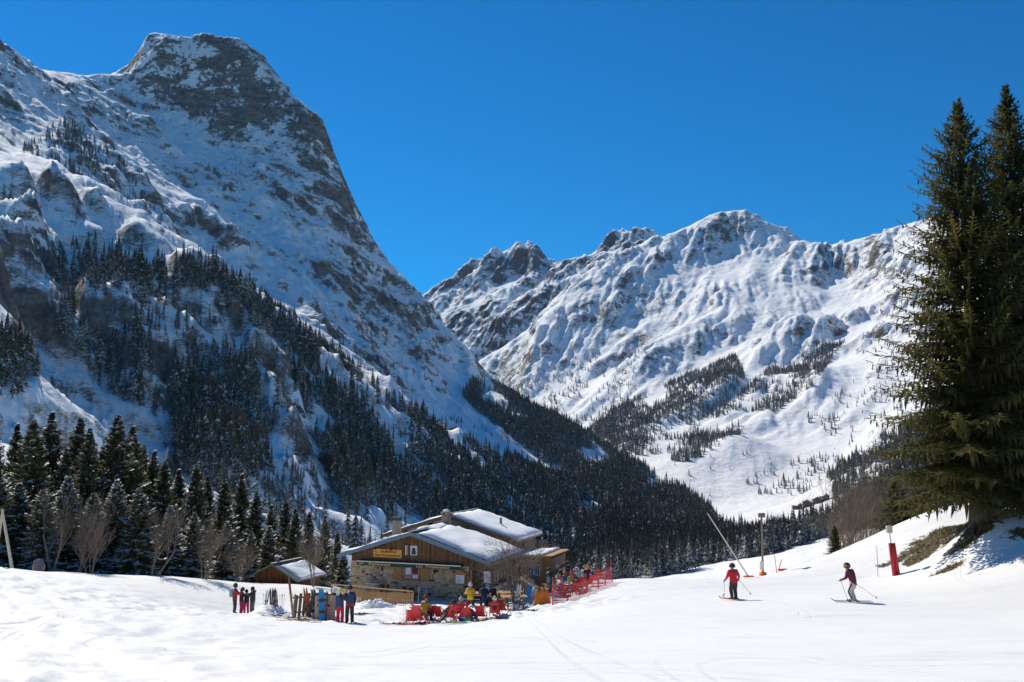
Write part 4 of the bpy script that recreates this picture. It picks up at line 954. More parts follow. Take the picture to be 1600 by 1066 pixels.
for (a, b) in ((-5.92, -5.22), (-3.70, -3.08)):
    s_ = MB(); n = 5
    for i in range(n): s_.box(a+(b-a)*i/n+.004, a+(b-a)*(i+1)/n-.004, -.075, -.04, 1.13, 2.09)
    sh = MB().box(a, b, -.05, -.02, 1.13, 2.09).build('shutter', M_PINE2, ch)
    for i in range(n): MB().box(a+(b-a)*i/n+.006, a+(b-a)*(i+1)/n-.006, -.075, -.051, 1.14, 2.08).build('plank', M_PINE2, sh)
MB().box(-3.95, -4.9, -.02, .5, 1.2, 1.25)
w2 = window(-4.52, -3.98, 2.90, 3.57, -0.10, M_BLIND, ch, bars=0, fw=0.05, glass=mat('bright_glass', (0.5, 0.53, 0.55), 0.1, 0.3, 3))
MB().box(-4.38, -4.12, -.17, -.12, 2.95, 3.22).lathe([(0.02, 0), (.1, .06), (.1, .16), (.03, .24)], 8, (-4.25, -.15, 3.18)).build('ornament', M_BLACK, w2)
sh2 = MB().box(-4.92, -4.56, -.16, -.12, 2.88, 3.60).build('shutter', M_DARKWOOD, ch); MB().box(-4.90, -4.82, -.175, -.162, 2.9, 3.58).build('plank', M_BLIND, sh2); MB().box(-4.79, -4.70, -.175, -.162, 2.9, 3.58).build('plank', M_PINE, sh2)
# small roofed menu case
mc = MB().box(-1.05, -0.22, -.16, -.05, 1.03, 1.78).prism([(-1.12, 1.78), (-.15, 1.78), (-.635, 2.06)], -.18, -.05).build('menu_case', M_PINE2, ch)
MB().bar((-1.18, -.13, 1.76), (-.635, -.13, 2.10), .16, .04).bar((-.09, -.13, 1.76), (-.635, -.13, 2.102), .16, .04).build('case_roof', M_PINE2, mc)
MB().box(-.95, -.32, -.175, -.163, 1.12, 1.7).build('menu_sheet', M_PAPER, mc)
pr = MB()
for i in range(8): pr.box(-.9, -.9+rc.uniform(.2, .5), -.1785, -.1765, 1.62-i*.06, 1.64-i*.06)
pr.build('print', mat('grey_print', (0.3, 0.33, 0.3), .8), mc)
for x in (-6.7, -2.55):
    l_ = MB().bar((x, -.06, 2.0), (x, -.25, 2.04), .03).lathe([(.03, 0), (.09, .06), (.1, .22), (.03, .3)], 6, (x, -.25, 1.70)); l_.build('wall_lantern', M_BLACK, ch)
# porch bay: door and notice window over a white parapet
MB().box(XP+.02, XV, 0.30, 0.36, -.6, 2.25).build('porch_wall', M_DARKWOOD, ch)
dr = MB().box(.22, .88, .10, .16, -.15, 2.08).build('door', M_DARKWOOD, ch)
for i in range(4): MB().box(.24+i*.16, .385+i*.16, .08, .099, -.12, 2.05).build('plank', mat('door_board', (.055, .028, .015), .7, .3, 5), dr)
MB().lathe([(.02, 0), (.03, .02), (.02, .05)], 6, (.8, .05, .95)).build('handle', M_METAL, dr)
for (a, b) in ((.06, .21), (.89, 1.0)): MB().box(a, b, .02, .28, -.4, 2.2).build('door_post', M_PINE2 if a < .1 else M_DARKWOOD, ch)
MB().box(.05, XV, .0, .3, 2.09, 2.24).build('lintel', M_DARKWOOD, ch)
w3 = window(1.02, 1.64, 1.16, 2.08, 0.05, M_DARKWOOD, ch, bars=0, glass=M_PAPER, fw=.05)
for i in range(6): MB().box(1.1+rc.uniform(0, .3), 1.25+rc.uniform(0, .25), .03, .034, 1.25+i*.12, 1.31+i*.12).build('sticker', [M_GREENL, M_METAL, mat('pink_print', (.6, .2, .3), .7), M_METAL, mat('teal_print', (.1, .4, .4), .7), M_METAL][i], w3)
MB().box(.95, XV-.003, -.02, .28, -.5, 1.14).build('parapet', M_WHITEWALL, ch)
MB().box(XV-.1, XV+.02, -.08, .04, -.5, 2.3).build('corner_post', M_DARKWOOD, ch)
# glazed veranda along the side
MB().box(XV-.06, XV-.003, .05, 5.5, -.6, 1.10).build('side_wall', M_WHITEWALL, ch)
for i in range(4):
    y0 = .2+i*1.3; fr = MB(); X_ = XV-.02
    fr.box(X_-.05, X_+.03, y0-.05, y0+.05, 1.10, 2.3).box(X_-.05, X_+.03, y0+.051, y0+1.249, 1.10, 1.18).box(X_-.05, X_+.03, y0+.051, y0+1.249, 2.12, 2.3)
    w_ = fr.build('window', M_DARKWOOD, ch); MB().box(X_-.03, X_-.02, y0+.06, y0+1.24, 1.18, 2.12).build('pane', M_GLASS, w_)
    for k in range(2): MB().box(X_-.019, X_-.012, y0+.1+k*.7, y0+.4+k*.7, 1.25, 1.95).build('curtain', M_BLIND, w_)
# ramp wall with lattice beside the veranda
rw = MB().hexa([(XV+.02, -.1, -.8), (XV+1.5, 3.2, -.8), (XV+1.45, 3.25, -.8), (XV+.02, .05, -.8), (XV+.02, -.1, .95), (XV+1.5, 3.2, 1.55), (XV+1.45, 3.25, 1.55), (XV+.02, .05, .95)]).build('ramp_wall', M_WHITEWALL, ch)
MB().bar((XV+.03, -.18, 1.05), (XV+1.55, 3.18, 1.66), .08, .10).build('handrail', M_DARKWOOD, ch)
for t in (.02, .5, .98):
    p = Vector((XV+.03, -.2, 0))*(1-t)+Vector((XV+1.55, 3.16, 0.6))*t; MB().box(p.x-.04, p.x+.04, p.y-.04, p.y+.04, -.6+p.z, 1.8+p.z).build('post', M_DARKWOOD, ch)
for i in range(15):
    t = i/15; p = Vector((XV+.12, -.14, .05))*(1-t)+Vector((XV+1.5, 2.9, .55))*t
    MB().bar((p.x, p.y-.03, p.z-.05), (p.x+.12, p.y+.2, p.z+.72), .03, .06).build('lath', M_DARKWOOD, ch)
# chimneys
def chimney(x, y, z0, z1, w, cap, parent):
    c = MB().box(x-w/2, x+w/2, y-w/2, y+w/2, z0, z1).build('chimney', M_CHIM, parent, bevel=.02)
    for sx in (-1, 1):
        for sy in (-1, 1): MB().box(x+sx*w*.38-.04, x+sx*w*.38+.04, y+sy*w*.38-.04, y+sy*w*.38+.04, z1+.002, z1+.17).build('cap_post', M_BLACK if cap else M_CHIM, c)
    MB().box(x-w/2-.05, x+w/2+.05, y-w/2-.05, y+w/2+.05, z1+.172, z1+.25).build('cap', M_BLACK if cap else M_CHIM, c, bevel=.015)
    if not cap: MB().lathe([(.24, 0), (.27, .08), (.18, .17), (.02, .2)], 10, (x, y, z1+.252)).build('snow_cap', M_ROOFSNOW, c, smooth=True)
chimney(-7.25, 3.0, 3.3, 5.02, .52, True, ch); chimney(-4.0, 4.9, 4.2, 5.35, .56, False, ch)
# ---- the higher house behind
hb = thing('house', 'taller house with a wide snowy roof behind the stone chalet', 'house', R0, -TH)
RX2 = -4.4; rz2 = lambda x: 5.18-abs(x-RX2)*0.305
MB().prism([(-9.2, -2), (1.0, -2), (1.0, rz2(1.0)-.03), (RX2, rz2(RX2)-.03), (-9.2, rz2(-9.2)-.03)], 6.6, 11.5).build('wall', M_CREAM, hb)
boards(0.2, 1.02, -1.5, lambda x: rz2(x)-.05, 6.52, .16, M_BOARD, hb)
sw_ = MB().box(1.003, 1.05, 6.6, 11.4, -1.5, rz2(1.0)-.1).build('side_boarding', M_DARKWOOD, hb)
slab(-10.2, RX2, 5.95, 12.1, 0, .10, M_ROOFMETAL, 'roof', rz2, parent=hb); slab(RX2+.003, 1.45, 5.95, 12.1, 0, .10, M_ROOFMETAL, 'roof', rz2, parent=hb)
for (a, b) in ((-10.2, RX2), (RX2, 1.45)):
    MB().hexa([(a, 5.91, rz2(a)-.13), (b, 5.91, rz2(b)-.13), (b, 5.946, rz2(b)-.13), (a, 5.946, rz2(a)-.13), (a, 5.91, rz2(a)+.12), (b, 5.91, rz2(b)+.12), (b, 5.946, rz2(b)+.12), (a, 5.946, rz2(a)+.12)]).build('fascia_board', M_DARKWOOD, hb)
s4 = slab(RX2+.35, 1.42, 6.2, 12.0, .105, .36, M_ROOFSNOW, 'roof_snow', rz2, parent=hb, bumpy=.16); s5 = slab(-10.1, RX2-.5, 6.1, 12.0, .105, .24, M_ROOFSNOW, 'roof_snow', rz2, parent=hb, bumpy=.12)
for o in (s4, s5): o.data.polygons.foreach_set('use_smooth', [True]*len(o.data.polygons))
MB().bar((RX2, 5.9, rz2(RX2)+.16), (RX2, 12.1, rz2(RX2)+.16), .34, .06).build('ridge_cap', M_ROOFMETAL, hb)
for xb in (-8.2, -6.0, -2.6, -.6): MB().tube((xb, 5.99, rz2(xb)-.16), (xb, 6.6, rz2(xb)-.16), .09, n=8).build('purlin', M_DARKWOOD, hb)
MB().tube((-.9, 8.6, rz2(-.9)), (-.9, 8.6, rz2(-.9)+.85), .11, n=8).build('flue', M_CHIM, hb)
# ---- timber annex
an_ = thing('annex', 'low timber annex with pale pine boarding beside the taller house', 'annex', R0, -TH)
MB().box(1.5, 4.15, 5.6, 9.5, -1.5, 2.30).build('wall', M_DARKWOOD, an_)
boards(2.35, 4.2, -.4, lambda x: 2.36+(x-2.35)*.06, 5.52, .17, tone_mat('pine_boards', [(0, (.22, .115, .04)), (.5, (.36, .20, .07)), (1, (.46, .28, .11))], .7, 5, .2), an_)
for i in range(2): window(2.5+i*.5, 2.92+i*.5, 1.1, 1.9, 5.44, M_BLIND, an_, bars=1, fw=.05)
MB().hexa([(1.3, 5.1, 2.33), (4.4, 5.1, 2.53), (4.4, 9.6, 2.53), (1.3, 9.6, 2.33), (1.3, 5.1, 2.42), (4.4, 5.1, 2.62), (4.4, 9.6, 2.62), (1.3, 9.6, 2.42)]).build('roof', M_PINE, an_)
s6 = slab(1.35, 3.7, 5.25, 9.5, .0, .18, M_ROOFSNOW, 'roof_snow', lambda x: 2.425+(x-1.3)*.0645, parent=an_, bumpy=.10); s6.data.polygons.foreach_set('use_smooth', [True]*len(s6.data.polygons))
# ---- barn
bp_ = at(446, 912.5, 75); TB = math.radians(22)
bn = thing('barn', 'small red-brown board barn with half-bare snowy roof', 'barn', (bp_.x, bp_.y, bp_.z), -TB)
rzb = lambda x: 1.98-abs(x+1.35)*0.48
MB().prism([(-3.9, -2), (1.35, -2), (1.35, rzb(1.35)-.02), (-1.35, rzb(-1.35)-.02), (-3.9, rzb(-3.9)-.02)], .05, 4.2).build('wall', M_DARKWOOD, bn)
boards(-3.95, 1.4, -1.8, lambda x: rzb(x)-.03, 0.0, .17, M_BARN, bn)
slab(-4.6, -1.35, -.6, 4.7, 0, .09, M_ROOFMETAL, 'roof', rzb, parent=bn); slab(-1.347, 1.95, -.6, 4.7, 0, .09, M_ROOFMETAL, 'roof', rzb, parent=bn)
for (a, b) in ((-4.6, -1.35), (-1.35, 1.95)):
    MB().hexa([(a, -.64, rzb(a)-.09), (b, -.64, rzb(b)-.09), (b, -.603, rzb(b)-.09), (a, -.603, rzb(a)-.09), (a, -.64, rzb(a)+.11), (b, -.64, rzb(b)+.11), (b, -.603, rzb(b)+.11), (a, -.603, rzb(a)+.11)]).build('fascia_board', mat('grey_green_board', (.13, .14, .115), .8, .15, 4), bn)
s7 = slab(-.75, 1.9, .1, 4.6, .095, .26, M_ROOFSNOW, 'roof_snow', rzb, parent=bn, bumpy=.12); s7.data.polygons.foreach_set('use_smooth', [True]*len(s7.data.polygons))
MB().bar((-1.35, -.62, rzb(-1.35)+.14), (-1.35, 4.7, rzb(-1.35)+.14), .34, .05).build('ridge_cap', mat('pale_ridge', (.42, .41, .34), .8, .2, 4), bn)
chimney(-1.75, .8, 1.7, 2.35, .34, False, bn)
bn.scale = (.78, .78, .78)
# ------------------------------------------------------------------ people
M_SKIN = mat('skin', (0.50, 0.29, 0.20), 0.55)
PAL = {}
def cloth(c, name=None):
    key = tuple(round(x, 3) for x in c)
    if key not in PAL: PAL[key] = mat('cloth_%02x%02x%02x' % tuple(int(min(1, x)*255) for x in c), c, 0.75, 0.12, 9, 0.25, 12)
    return PAL[key]
STAND = dict(pelvis=(0, 0, .95), waist=(0, .01, 1.10), chest=(0, .0, 1.32), neck=(0, .01, 1.50), head=(0, .03, 1.63), crown=(0, .02, 1.71),
             sR=(.19, 0, 1.42), eR=(.25, -.02, 1.15), hR=(.25, .08, .92), sL=(-.19, 0, 1.42), eL=(-.25, -.02, 1.15), hL=(-.25, .08, .92),
             tR=(.10, 0, .90), kR=(.12, .03, .50), aR=(.13, -.02, .10), fR=(.14, .17, .05), tL=(-.10, 0, .90), kL=(-.12, .03, .50), aL=(-.13, -.02, .10), fL=(-.14, .17, .05))
def pose(**kw): d = dict(STAND); d.update(kw); return d
def sit(z=.45, lean=0.0, arms='table'):
    d = pose(pelvis=(0, 0, z+.10), waist=(0, .02+lean*.1, z+.25), chest=(0, .04+lean*.3, z+.46), neck=(0, .06+lean*.45, z+.64), head=(0, .09+lean*.52, z+.77), crown=(0, .08+lean*.54, z+.85),
             sR=(.19, .03+lean*.4, z+.57), sL=(-.19, .03+lean*.4, z+.57), eR=(.25, .18+lean*.4, z+.34), eL=(-.25, .18+lean*.4, z+.34), hR=(.14, .40+lean*.3, z+.36), hL=(-.14, .40+lean*.3, z+.36),
             tR=(.10, .02, z+.08), tL=(-.10, .02, z+.08), kR=(.13, .44, z+.06), kL=(-.13, .44, z+.06), aR=(.13, .42, .10), aL=(-.13, .42, .10), fR=(.14, .6, .05), fL=(-.14, .6, .05))
    return d
def person(name, label, loc, rz, P, jacket, trousers, boots=(.03, .03, .035), glove=(.02, .02, .022), head='hat', headc=(.02, .02, .02), scale=1.0, group=None, skin_hands=False, slim=1.18, extra=None, goggles=None, ponytail=False):
    """one continuous skinned body with fingers; head-wear, hair and packs are children"""
    names = list(P.keys()); V_ = [Vector(P[k]) for k in names]; idx = {k: i for i, k in enumerate(names)}; E = []; R = []; zone = []
    rad = dict(pelvis=(.165, .135), waist=(.155, .125), chest=(.185, .145), neck=(.07, .07), head=(.095, .11), crown=(.08, .09), sR=(.085,)*2, sL=(.085,)*2, eR=(.062,)*2, eL=(.062,)*2, hR=(.042,)*2, hL=(.042,)*2,
               tR=(.115,)*2, tL=(.115,)*2, kR=(.085,)*2, kL=(.085,)*2, aR=(.075,)*2, aL=(.075,)*2, fR=(.05,)*2, fL=(.05,)*2)
    for k in names: f_ = 1.0 if k in ('head', 'crown', 'neck', 'hR', 'hL') else slim; R.append((rad[k][0]*f_, rad[k][1]*f_))
    link = [('pelvis', 'waist'), ('waist', 'chest'), ('chest', 'neck'), ('neck', 'head'), ('head', 'crown'), ('chest', 'sR'), ('sR', 'eR'), ('eR', 'hR'), ('chest', 'sL'), ('sL', 'eL'), ('eL', 'hL'),
            ('pelvis', 'tR'), ('tR', 'kR'), ('kR', 'aR'), ('aR', 'fR'), ('pelvis', 'tL'), ('tL', 'kL'), ('kL', 'aL'), ('aL', 'fL')]
    bones = []
    zmap = {'neck': 0, 'head': 0, 'crown': 0, 'sR': 1, 'eR': 1, 'sL': 1, 'eL': 1, 'waist': 1, 'chest': 1, 'hR': 1, 'hL': 1, 'tR': 2, 'kR': 2, 'tL': 2, 'kL': 2, 'aR': 2, 'aL': 2, 'fR': 3, 'fL': 3}
    for a, b in link: E.append((idx[a], idx[b])); bones.append((Vector(P[a]), Vector(P[b]), zmap[b]))
    face_dir = (Vector(P['head'])-Vector(P['neck'])); fwd = Vector((0, 1, 0))
    nose = Vector(P['head'])+Vector((0, .118, -.005)); V_.append(nose); R.append((.02, .02)); E.append((idx['head'], len(V_)-1)); bones.append((Vector(P['head']), nose, 0))
    for s in ('R', 'L'):
        e = Vector(P['e'+s]); h = Vector(P['h'+s]); d = (h-e).normalized(); side = d.cross(Vector((0, 0, 1))); side = side.normalized() if side.length > .1 else Vector((1, 0, 0)); up = side.cross(d)
        palm = h+d*.06; V_.append(palm); R.append((.038, .022)); pi = len(V_)-1; E.append((idx['h'+s], pi)); bones.append((h, palm, 4))
        for q, ln in ((-.030, .055), (-.010, .07), (.010, .068), (.030, .05)):
            a = palm+side*q+d*.03; b = a+d*ln*.6-up*.02; V_ += [a, b]; R += [(.010, .010), (.009, .009)]; E += [(pi, len(V_)-2), (len(V_)-2, len(V_)-1)]; bones += [(palm, a, 4), (a, b, 4)]
        sg = 1 if s == 'L' else -1
        a = h+d*.03+side*.035*sg; b = a+d*.045+side*.02*sg; V_ += [a, b]; R += [(.012, .012), (.010, .010)]; E += [(idx['h'+s], len(V_)-2), (len(V_)-2, len(V_)-1)]; bones += [(h, a, 4), (a, b, 4)]
    me = bpy.data.meshes.new(name); bm = bmesh.new(); sl_ = bm.verts.layers.skin.verify(); bv = []
    for i, v in enumerate(V_):
        w = bm.verts.new(v); w[sl_].radius = R[i]; w[sl_].use_root = (i == idx['pelvis']); bv.append(w)
    for a_, b_ in E: bm.edges.new((bv[a_], bv[b_]))
    bm.to_mesh(me); bm.free()
    o = bpy.data.objects.new(name, me); COL.objects.link(o)
    o.modifiers.new('skin', 'SKIN'); sd = o.modifiers.new('sub', 'SUBSURF'); sd.levels = 1; sd.render_levels = 1
    dg = bpy.context.evaluated_depsgraph_get(); dg.update(); m2 = bpy.data.meshes.new_from_object(o.evaluated_get(dg)); o.modifiers.clear(); o.data = m2; bpy.data.meshes.remove(me); m2.name = name
    m2.materials.clear()
    for m in (M_SKIN, cloth(jacket), cloth(trousers), cloth(boots), M_SKIN if skin_hands else cloth(glove)): m2.materials.append(m)
    A = np.array([list(b[0]) for b in bones]); B = np.array([list(b[1]) for b in bones]); Z = np.array([b[2] for b in bones])
    n = len(m2.polygons); C = np.empty(n*3, np.float32); m2.polygons.foreach_get('center', C); C = C.reshape(-1, 3)
    AB = B-A; t = np.clip(((C[:, None]-A[None])*AB[None]).sum(-1)/(AB*AB).sum(-1)[None], 0, 1); D = np.linalg.norm(C[:, None]-A[None]-t[..., None]*AB[None], axis=-1)
    rb = np.array([0.09 if z in (0, 3) else (0.03 if z == 4 else 0.11) for z in Z]); k = np.argmin(D-rb[None]*0.6, axis=1); zi = Z[k].copy()
    pz = Vector(P['pelvis']); wz = Vector(P['waist'])
    ax = np.array(list((wz-pz).normalized())); along = (C-np.array(list(pz)))@ax
    zi[(zi == 1) & (along < -0.02) & (k <= 1)] = 2
    jl = np.isin(k, [11, 15]); zi[jl] = np.where(along[jl] > -0.09, 1, 2)
    m2.polygons.foreach_set('material_index', zi.astype(np.int32)); m2.polygons.foreach_set('use_smooth', [True]*n); m2.update()
    o.location = loc; o.rotation_euler = (0, 0, rz); o.scale = (scale,)*3; tag(o, label, 'person', group)
    hd = Vector(P['head']); cr = Vector(P['crown']); axis = (cr-hd); axis = (Vector((0, 0, 1))*.7+axis.normalized()*.3).normalized()
    def cap(r, z0, col, nm, drop=0.0):
        b = MB(); prof = [(r*1.0, -.035-drop), (r*1.04, .02), (r*.95, .075), (r*.66, .125), (r*.25, .15), (.005, .155)]
        b.lathe(prof, 12, (hd.x, hd.y-.012, hd.z+z0)); return b.build(nm, cloth(col), o, smooth=True)
    if head == 'hat':
        c_ = cap(.125, .03, headc, 'hat'); MB().lathe([(.005, 0), (.035, .02), (.04, .05), (.005, .08)], 8, (hd.x, hd.y-.012, hd.z+.17)).build('bobble', cloth(headc), c_, smooth=True)
    elif head == 'helmet':
        cap(.145, .025, headc, 'helmet', .03)
        MB().lathe([(.148, -.015), (.152, .0), (.152, .03), (.148, .045)], 14, (hd.x, hd.y-.005, hd.z+.03)).build('goggle_strap', cloth(goggles or (.05, .05, .05)), o, smooth=True)
    else:
        cap(.122, .02, headc, 'hair', .05)
        if ponytail: MB().tube((hd.x, hd.y-.1, hd.z+.06), (hd.x, hd.y-.15, hd.z-.2), .06, .02, 8).build('ponytail', cloth(headc), o, smooth=True)
    for sx in (-1, 1): MB().lathe([(.002, -.011), (.011, -.005), (.012, .003), (.003, .011)], 6, (hd.x+sx*.034, hd.y+.100, hd.z+.025)).build('eye', M_BLACK, o)
    MB().box(hd.x-.025, hd.x+.025, hd.y+.090, hd.y+.106, hd.z-.058, hd.z-.047).build('mouth', mat('lips', (.32, .10, .08), .6), o)
    return o
def pack(o, P, col, z=0.0):
    c = Vector(P['chest']); MB().box(c.x-.15, c.x+.15, c.y-.31, c.y-.11, c.z-.30+z, c.z+.16+z).build('backpack', cloth(col), o, bevel=.06)
def ski_mesh(L=1.7, w=.085):
    V_ = []; F_ = []; n = 14
    for i in range(n+1):
        u = i/n; y = -L*.48+L*u; ww = w*(1.0 if .1 < u < .86 else (0.85 if u < .1 else 1.0-(u-.86)*5))*(0.5+.12*abs(u-.5)*2)
        z = .02+(max(0, u-.88)**2)*9*.9+(max(0, .05-u)**2)*4
        V_ += [(-ww, y, z), (ww, y, z), (ww, y, z+.016), (-ww, y, z+.016)]
    for i in range(n):
        k = 4*i
        for a in range(4): F_.append((k+a, k+(a+1) % 4, k+4+(a+1) % 4, k+4+a))
    F_ += [(3, 2, 1, 0), (4*n, 4*n+1, 4*n+2, 4*n+3)]
    return V_, F_
SKI_V = ski_mesh()
def ski(parent, loc, rot, col, name='ski', bind=(.03, .03, .03), scale=1.0):
    o = mesh_obj(name, *SKI_V, cloth(col), parent); o.location = loc; o.rotation_euler = rot; o.scale = (scale,)*3
    MB().box(-.035, .035, .06, .20, .037, .085).build('toe_binding', cloth(bind), o); MB().box(-.035, .035, -.24, -.12, .037, .095).build('heel_binding', cloth(bind), o)
    return o
def pole(parent, p, q, col=(.05, .05, .05), name='ski_pole'):
    p = Vector(p); q = Vector(q); d = (q-p).normalized(); b = MB(); b.tube(p, q, .009, .007, 6); b.tube(q-d*.09, q-d*.075, .045, .045, 8); b.tube(p-d*.02, p+d*.12, .017, .015, 6)
    return b.build(name, cloth(col), parent)

# --- two skiers on the slope
b = px_at(1147, 46); az = math.atan2(-b.x, b.y)
P = pose(pelvis=(0, -.02, .88), waist=(0, .02, 1.04), chest=(0, .05, 1.26), neck=(0, .08, 1.45), head=(0, .11, 1.58), crown=(0, .10, 1.67), sR=(.20, .05, 1.38), sL=(-.20, .05, 1.38), eR=(.31, .02, 1.12), eL=(-.31, .02, 1.12), hR=(.36, .2, .92), hL=(-.36, .2, .92),
         tR=(.10, -.02, .84), tL=(-.10, -.02, .84), kR=(.11, .10, .48), kL=(-.11, .10, .48), aR=(.10, -.02, .13), aL=(-.10, -.02, .13), fR=(.10, .16, .07), fL=(-.10, .16, .07))
o = person('person', 'skier in a bright red jacket and dark grey trousers gliding away down the slope', b+Vector((0, 0, .02)), .25, P, (.62, .012, .03), (.035, .032, .032), (.75, .12, .02), head='helmet', headc=(.03, .035, .05), goggles=(.02, .02, .02), scale=1.03)
slope_x = math.radians(-7.5)
sk = thing('ski_pair', 'skis under the skier in the red jacket', 'skis', b+Vector((0, 0, .0)), .55)
for sx in (-1, 1): ski(sk, (sx*.11, .05, .03), (slope_x*.6, 0, 0), (.30, .05, .05))
pp_ = thing('ski_poles', 'pair of dark poles held by the skier in the red jacket', 'ski poles', b, .25)
pole(pp_, (.37, .24, 1.02), (.62, -.62, .35)); pole(pp_, (-.37, .24, 1.02), (-.78, -.45, .32))
b = px_at(1332, 40.5)
P = pose(pelvis=(0, -.12, .84), waist=(0, -.06, 1.0), chest=(0, .06, 1.20), neck=(0, .14, 1.37), head=(0, .20, 1.49), crown=(0, .20, 1.58), sR=(.19, .08, 1.31), sL=(-.19, .08, 1.31), eR=(.27, .0, 1.04), eL=(-.27, .10, 1.04), hR=(.27, .16, .86), hL=(-.24, .36, .92),
         tR=(.10, -.11, .80), tL=(-.10, -.11, .80), kR=(.11, .10, .46), kL=(-.11, .06, .46), aR=(.10, -.08, .13), aL=(-.10, -.08, .13), fR=(.10, .10, .07), fL=(-.10, .10, .07))
o = person('person', 'skier in a maroon jacket and cream trousers crouching with poles out', b+Vector((0, 0, .02)), .75, P, (.13, .018, .035), (.55, .50, .42), (.03, .06, .08), head='helmet', headc=(.03, .03, .03), goggles=(.6, .55, .03), scale=1.02)
st_ = MB(); st_.tube((-.205, -.10, .80), (-.205, .07, .46), .035, .03, 6).tube((-.205, .07, .46), (-.185, -.08, .15), .03, .03, 6); st_.build('side_stripe', cloth((.10, .012, .03)), o)
sk = thing('ski_pair', 'skis under the crouching skier in maroon', 'skis', b, 1.15)
for sx in (-1, 1): ski(sk, (sx*.13, .05*sx, .03), (slope_x*.4, 0, 0), (.16, .15, .17), bind=(.05, .2, .3))
pp_ = thing('ski_poles', 'thin poles held by the crouching skier in maroon', 'ski poles', b, .0)
c_, s_ = math.cos(.75), math.sin(.75); rot_ = lambda x, y: (x*c_-y*s_, x*s_+y*c_)
hx, hy = rot_(.28, .2); pole(pp_, (hx, hy, .92), (hx+1.15, hy-.1, .14)); hx, hy = rot_(-.24, .4); pole(pp_, (hx, hy, 1.0), (hx+.22, hy-.3, .05))

# --- the four friends huddled on the snow
lookdown = dict(head=(0, .07, 1.61), crown=(0, .10, 1.69)); fwd_arms = dict(eR=(.24, .18, 1.18), hR=(.10, .38, 1.22), eL=(-.24, .18, 1.18), hL=(-.10, .38, 1.22))
GRP = 'friends huddled on the snow'
b = px_at(366, 57); P = pose(**fwd_arms); o = person('person', 'person in a hooded red jacket wearing a light blue backpack', b, -1.3, P, (.42, .025, .03), (.045, .035, .03), (.09, .04, .03), head='hair', headc=(.04, .025, .02), group=GRP, scale=1.08); pack(o, P, (.22, .38, .48))
MB().box(-.22, -.12, -.1, .14, 1.0, 1.22).build('hip_bag', cloth((.40, .32, .18)), o, bevel=.03)
b = px_at(376.5, 57.2); P = pose(**lookdown, **fwd_arms); o = person('person', 'long-haired person in a black jacket with pale sleeve stripe and crimson trousers', b, -1.1, P, (.018, .02, .028), (.50, .015, .06), head='hair', headc=(.07, .035, .022), group=GRP, scale=.97, skin_hands=True, ponytail=True)
MB().tube((-.235, .03, 1.38), (-.30, .1, 1.16), .03, .03, 6).build('sleeve_stripe', cloth((.42, .58, .70)), o)
b = px_at(384.5, 57.8); P = pose(**lookdown, **fwd_arms); o = person('person', 'smaller person in a black jacket and bright magenta trousers', b, .6, P, (.03, .02, .028), (.62, .01, .22), head='hair', headc=(.03, .02, .018), group=GRP, scale=.86, skin_hands=True)
b = px_at(394, 57.3); P = pose(eR=(.24, .2, 1.28), hR=(.12, .46, 1.34), eL=(-.24, .2, 1.28), hL=(-.12, .46, 1.34)); o = person('person', 'person in a black hooded jacket and grey trousers reaching forward', b, 1.45, P, (.018, .018, .02), (.115, .11, .105), (.14, .02, .03), head='hair', headc=(.025, .018, .016), group=GRP, scale=1.0, skin_hands=True)
MB().tube((-.1, -.12, 1.5), (.1, -.12, 1.5), .07, .07, 8).build('hood', cloth((.018, .018, .02)), o, smooth=True)
# --- by the ski rack
b = px_at(531, 46.3); P = pose(**fwd_arms); o = person('person', 'person in a blue jacket, red trousers and a lime green hat', b, -.2, P, (.03, .075, .16), (.66, .01, .055), head='hat', headc=(.55, .70, .06), scale=.97, ponytail=False)
MB().tube((.0, -.11, 1.52), (.0, -.13, 1.25), .07, .03, 8).build('long_hair', cloth((.13, .06, .03)), o, smooth=True)
b = px_at(546, 46); P = pose(eL=(-.3, .12, 1.18), hL=(-.34, .36, 1.14)); o = person('person', 'person in a navy jacket with a dark red hem and a blue backpack', b, .35, P, (.014, .022, .05), (.022, .024, .032), head='hat', headc=(.015, .018, .03), scale=1.04); pack(o, P, (.02, .04, .11))
MB().lathe([(.20, .0), (.205, .05), (.20, .12), (.19, .15)], 14, (0, 0, .86)).build('jacket_hem', cloth((.28, .03, .05)), o, smooth=True)
b = px_at(522.5, 49.5); P = sit(.42); o = person('person', 'person in black sitting on a red seat behind the ski rack', b, 1.2, P, (.012, .012, .014), (.05, .012, .016), head='helmet', headc=(.02, .02, .022), scale=.98)
SEATP = b
# ------------------------------------------------------------------ terrace, ski racks and piste gear
RED = (.62, .03, .035)
M_ORANGE = mat('orange_sheet', (.80, .22, .02), .7, .12, 4, .3, 8)
M_REDPAD = mat('red_padding', (.50, .02, .03), .6, .12, 5, .2)
M_REDPOLE = mat('red_pole', (.70, .03, .03), .5)
M_NET = mat('red_netting', (.50, .03, .07), .7)
M_LOG = mat('peeled_log', (.45, .30, .12), .8, .3, 4, .4)
M_OLDWOOD = mat('grey_old_wood', (.19, .14, .085), .9, .3, 5, .5)
M_PALEWOOD = mat('pale_pole', (.55, .47, .33), .8, .2, 3)
rp = random.Random(77)
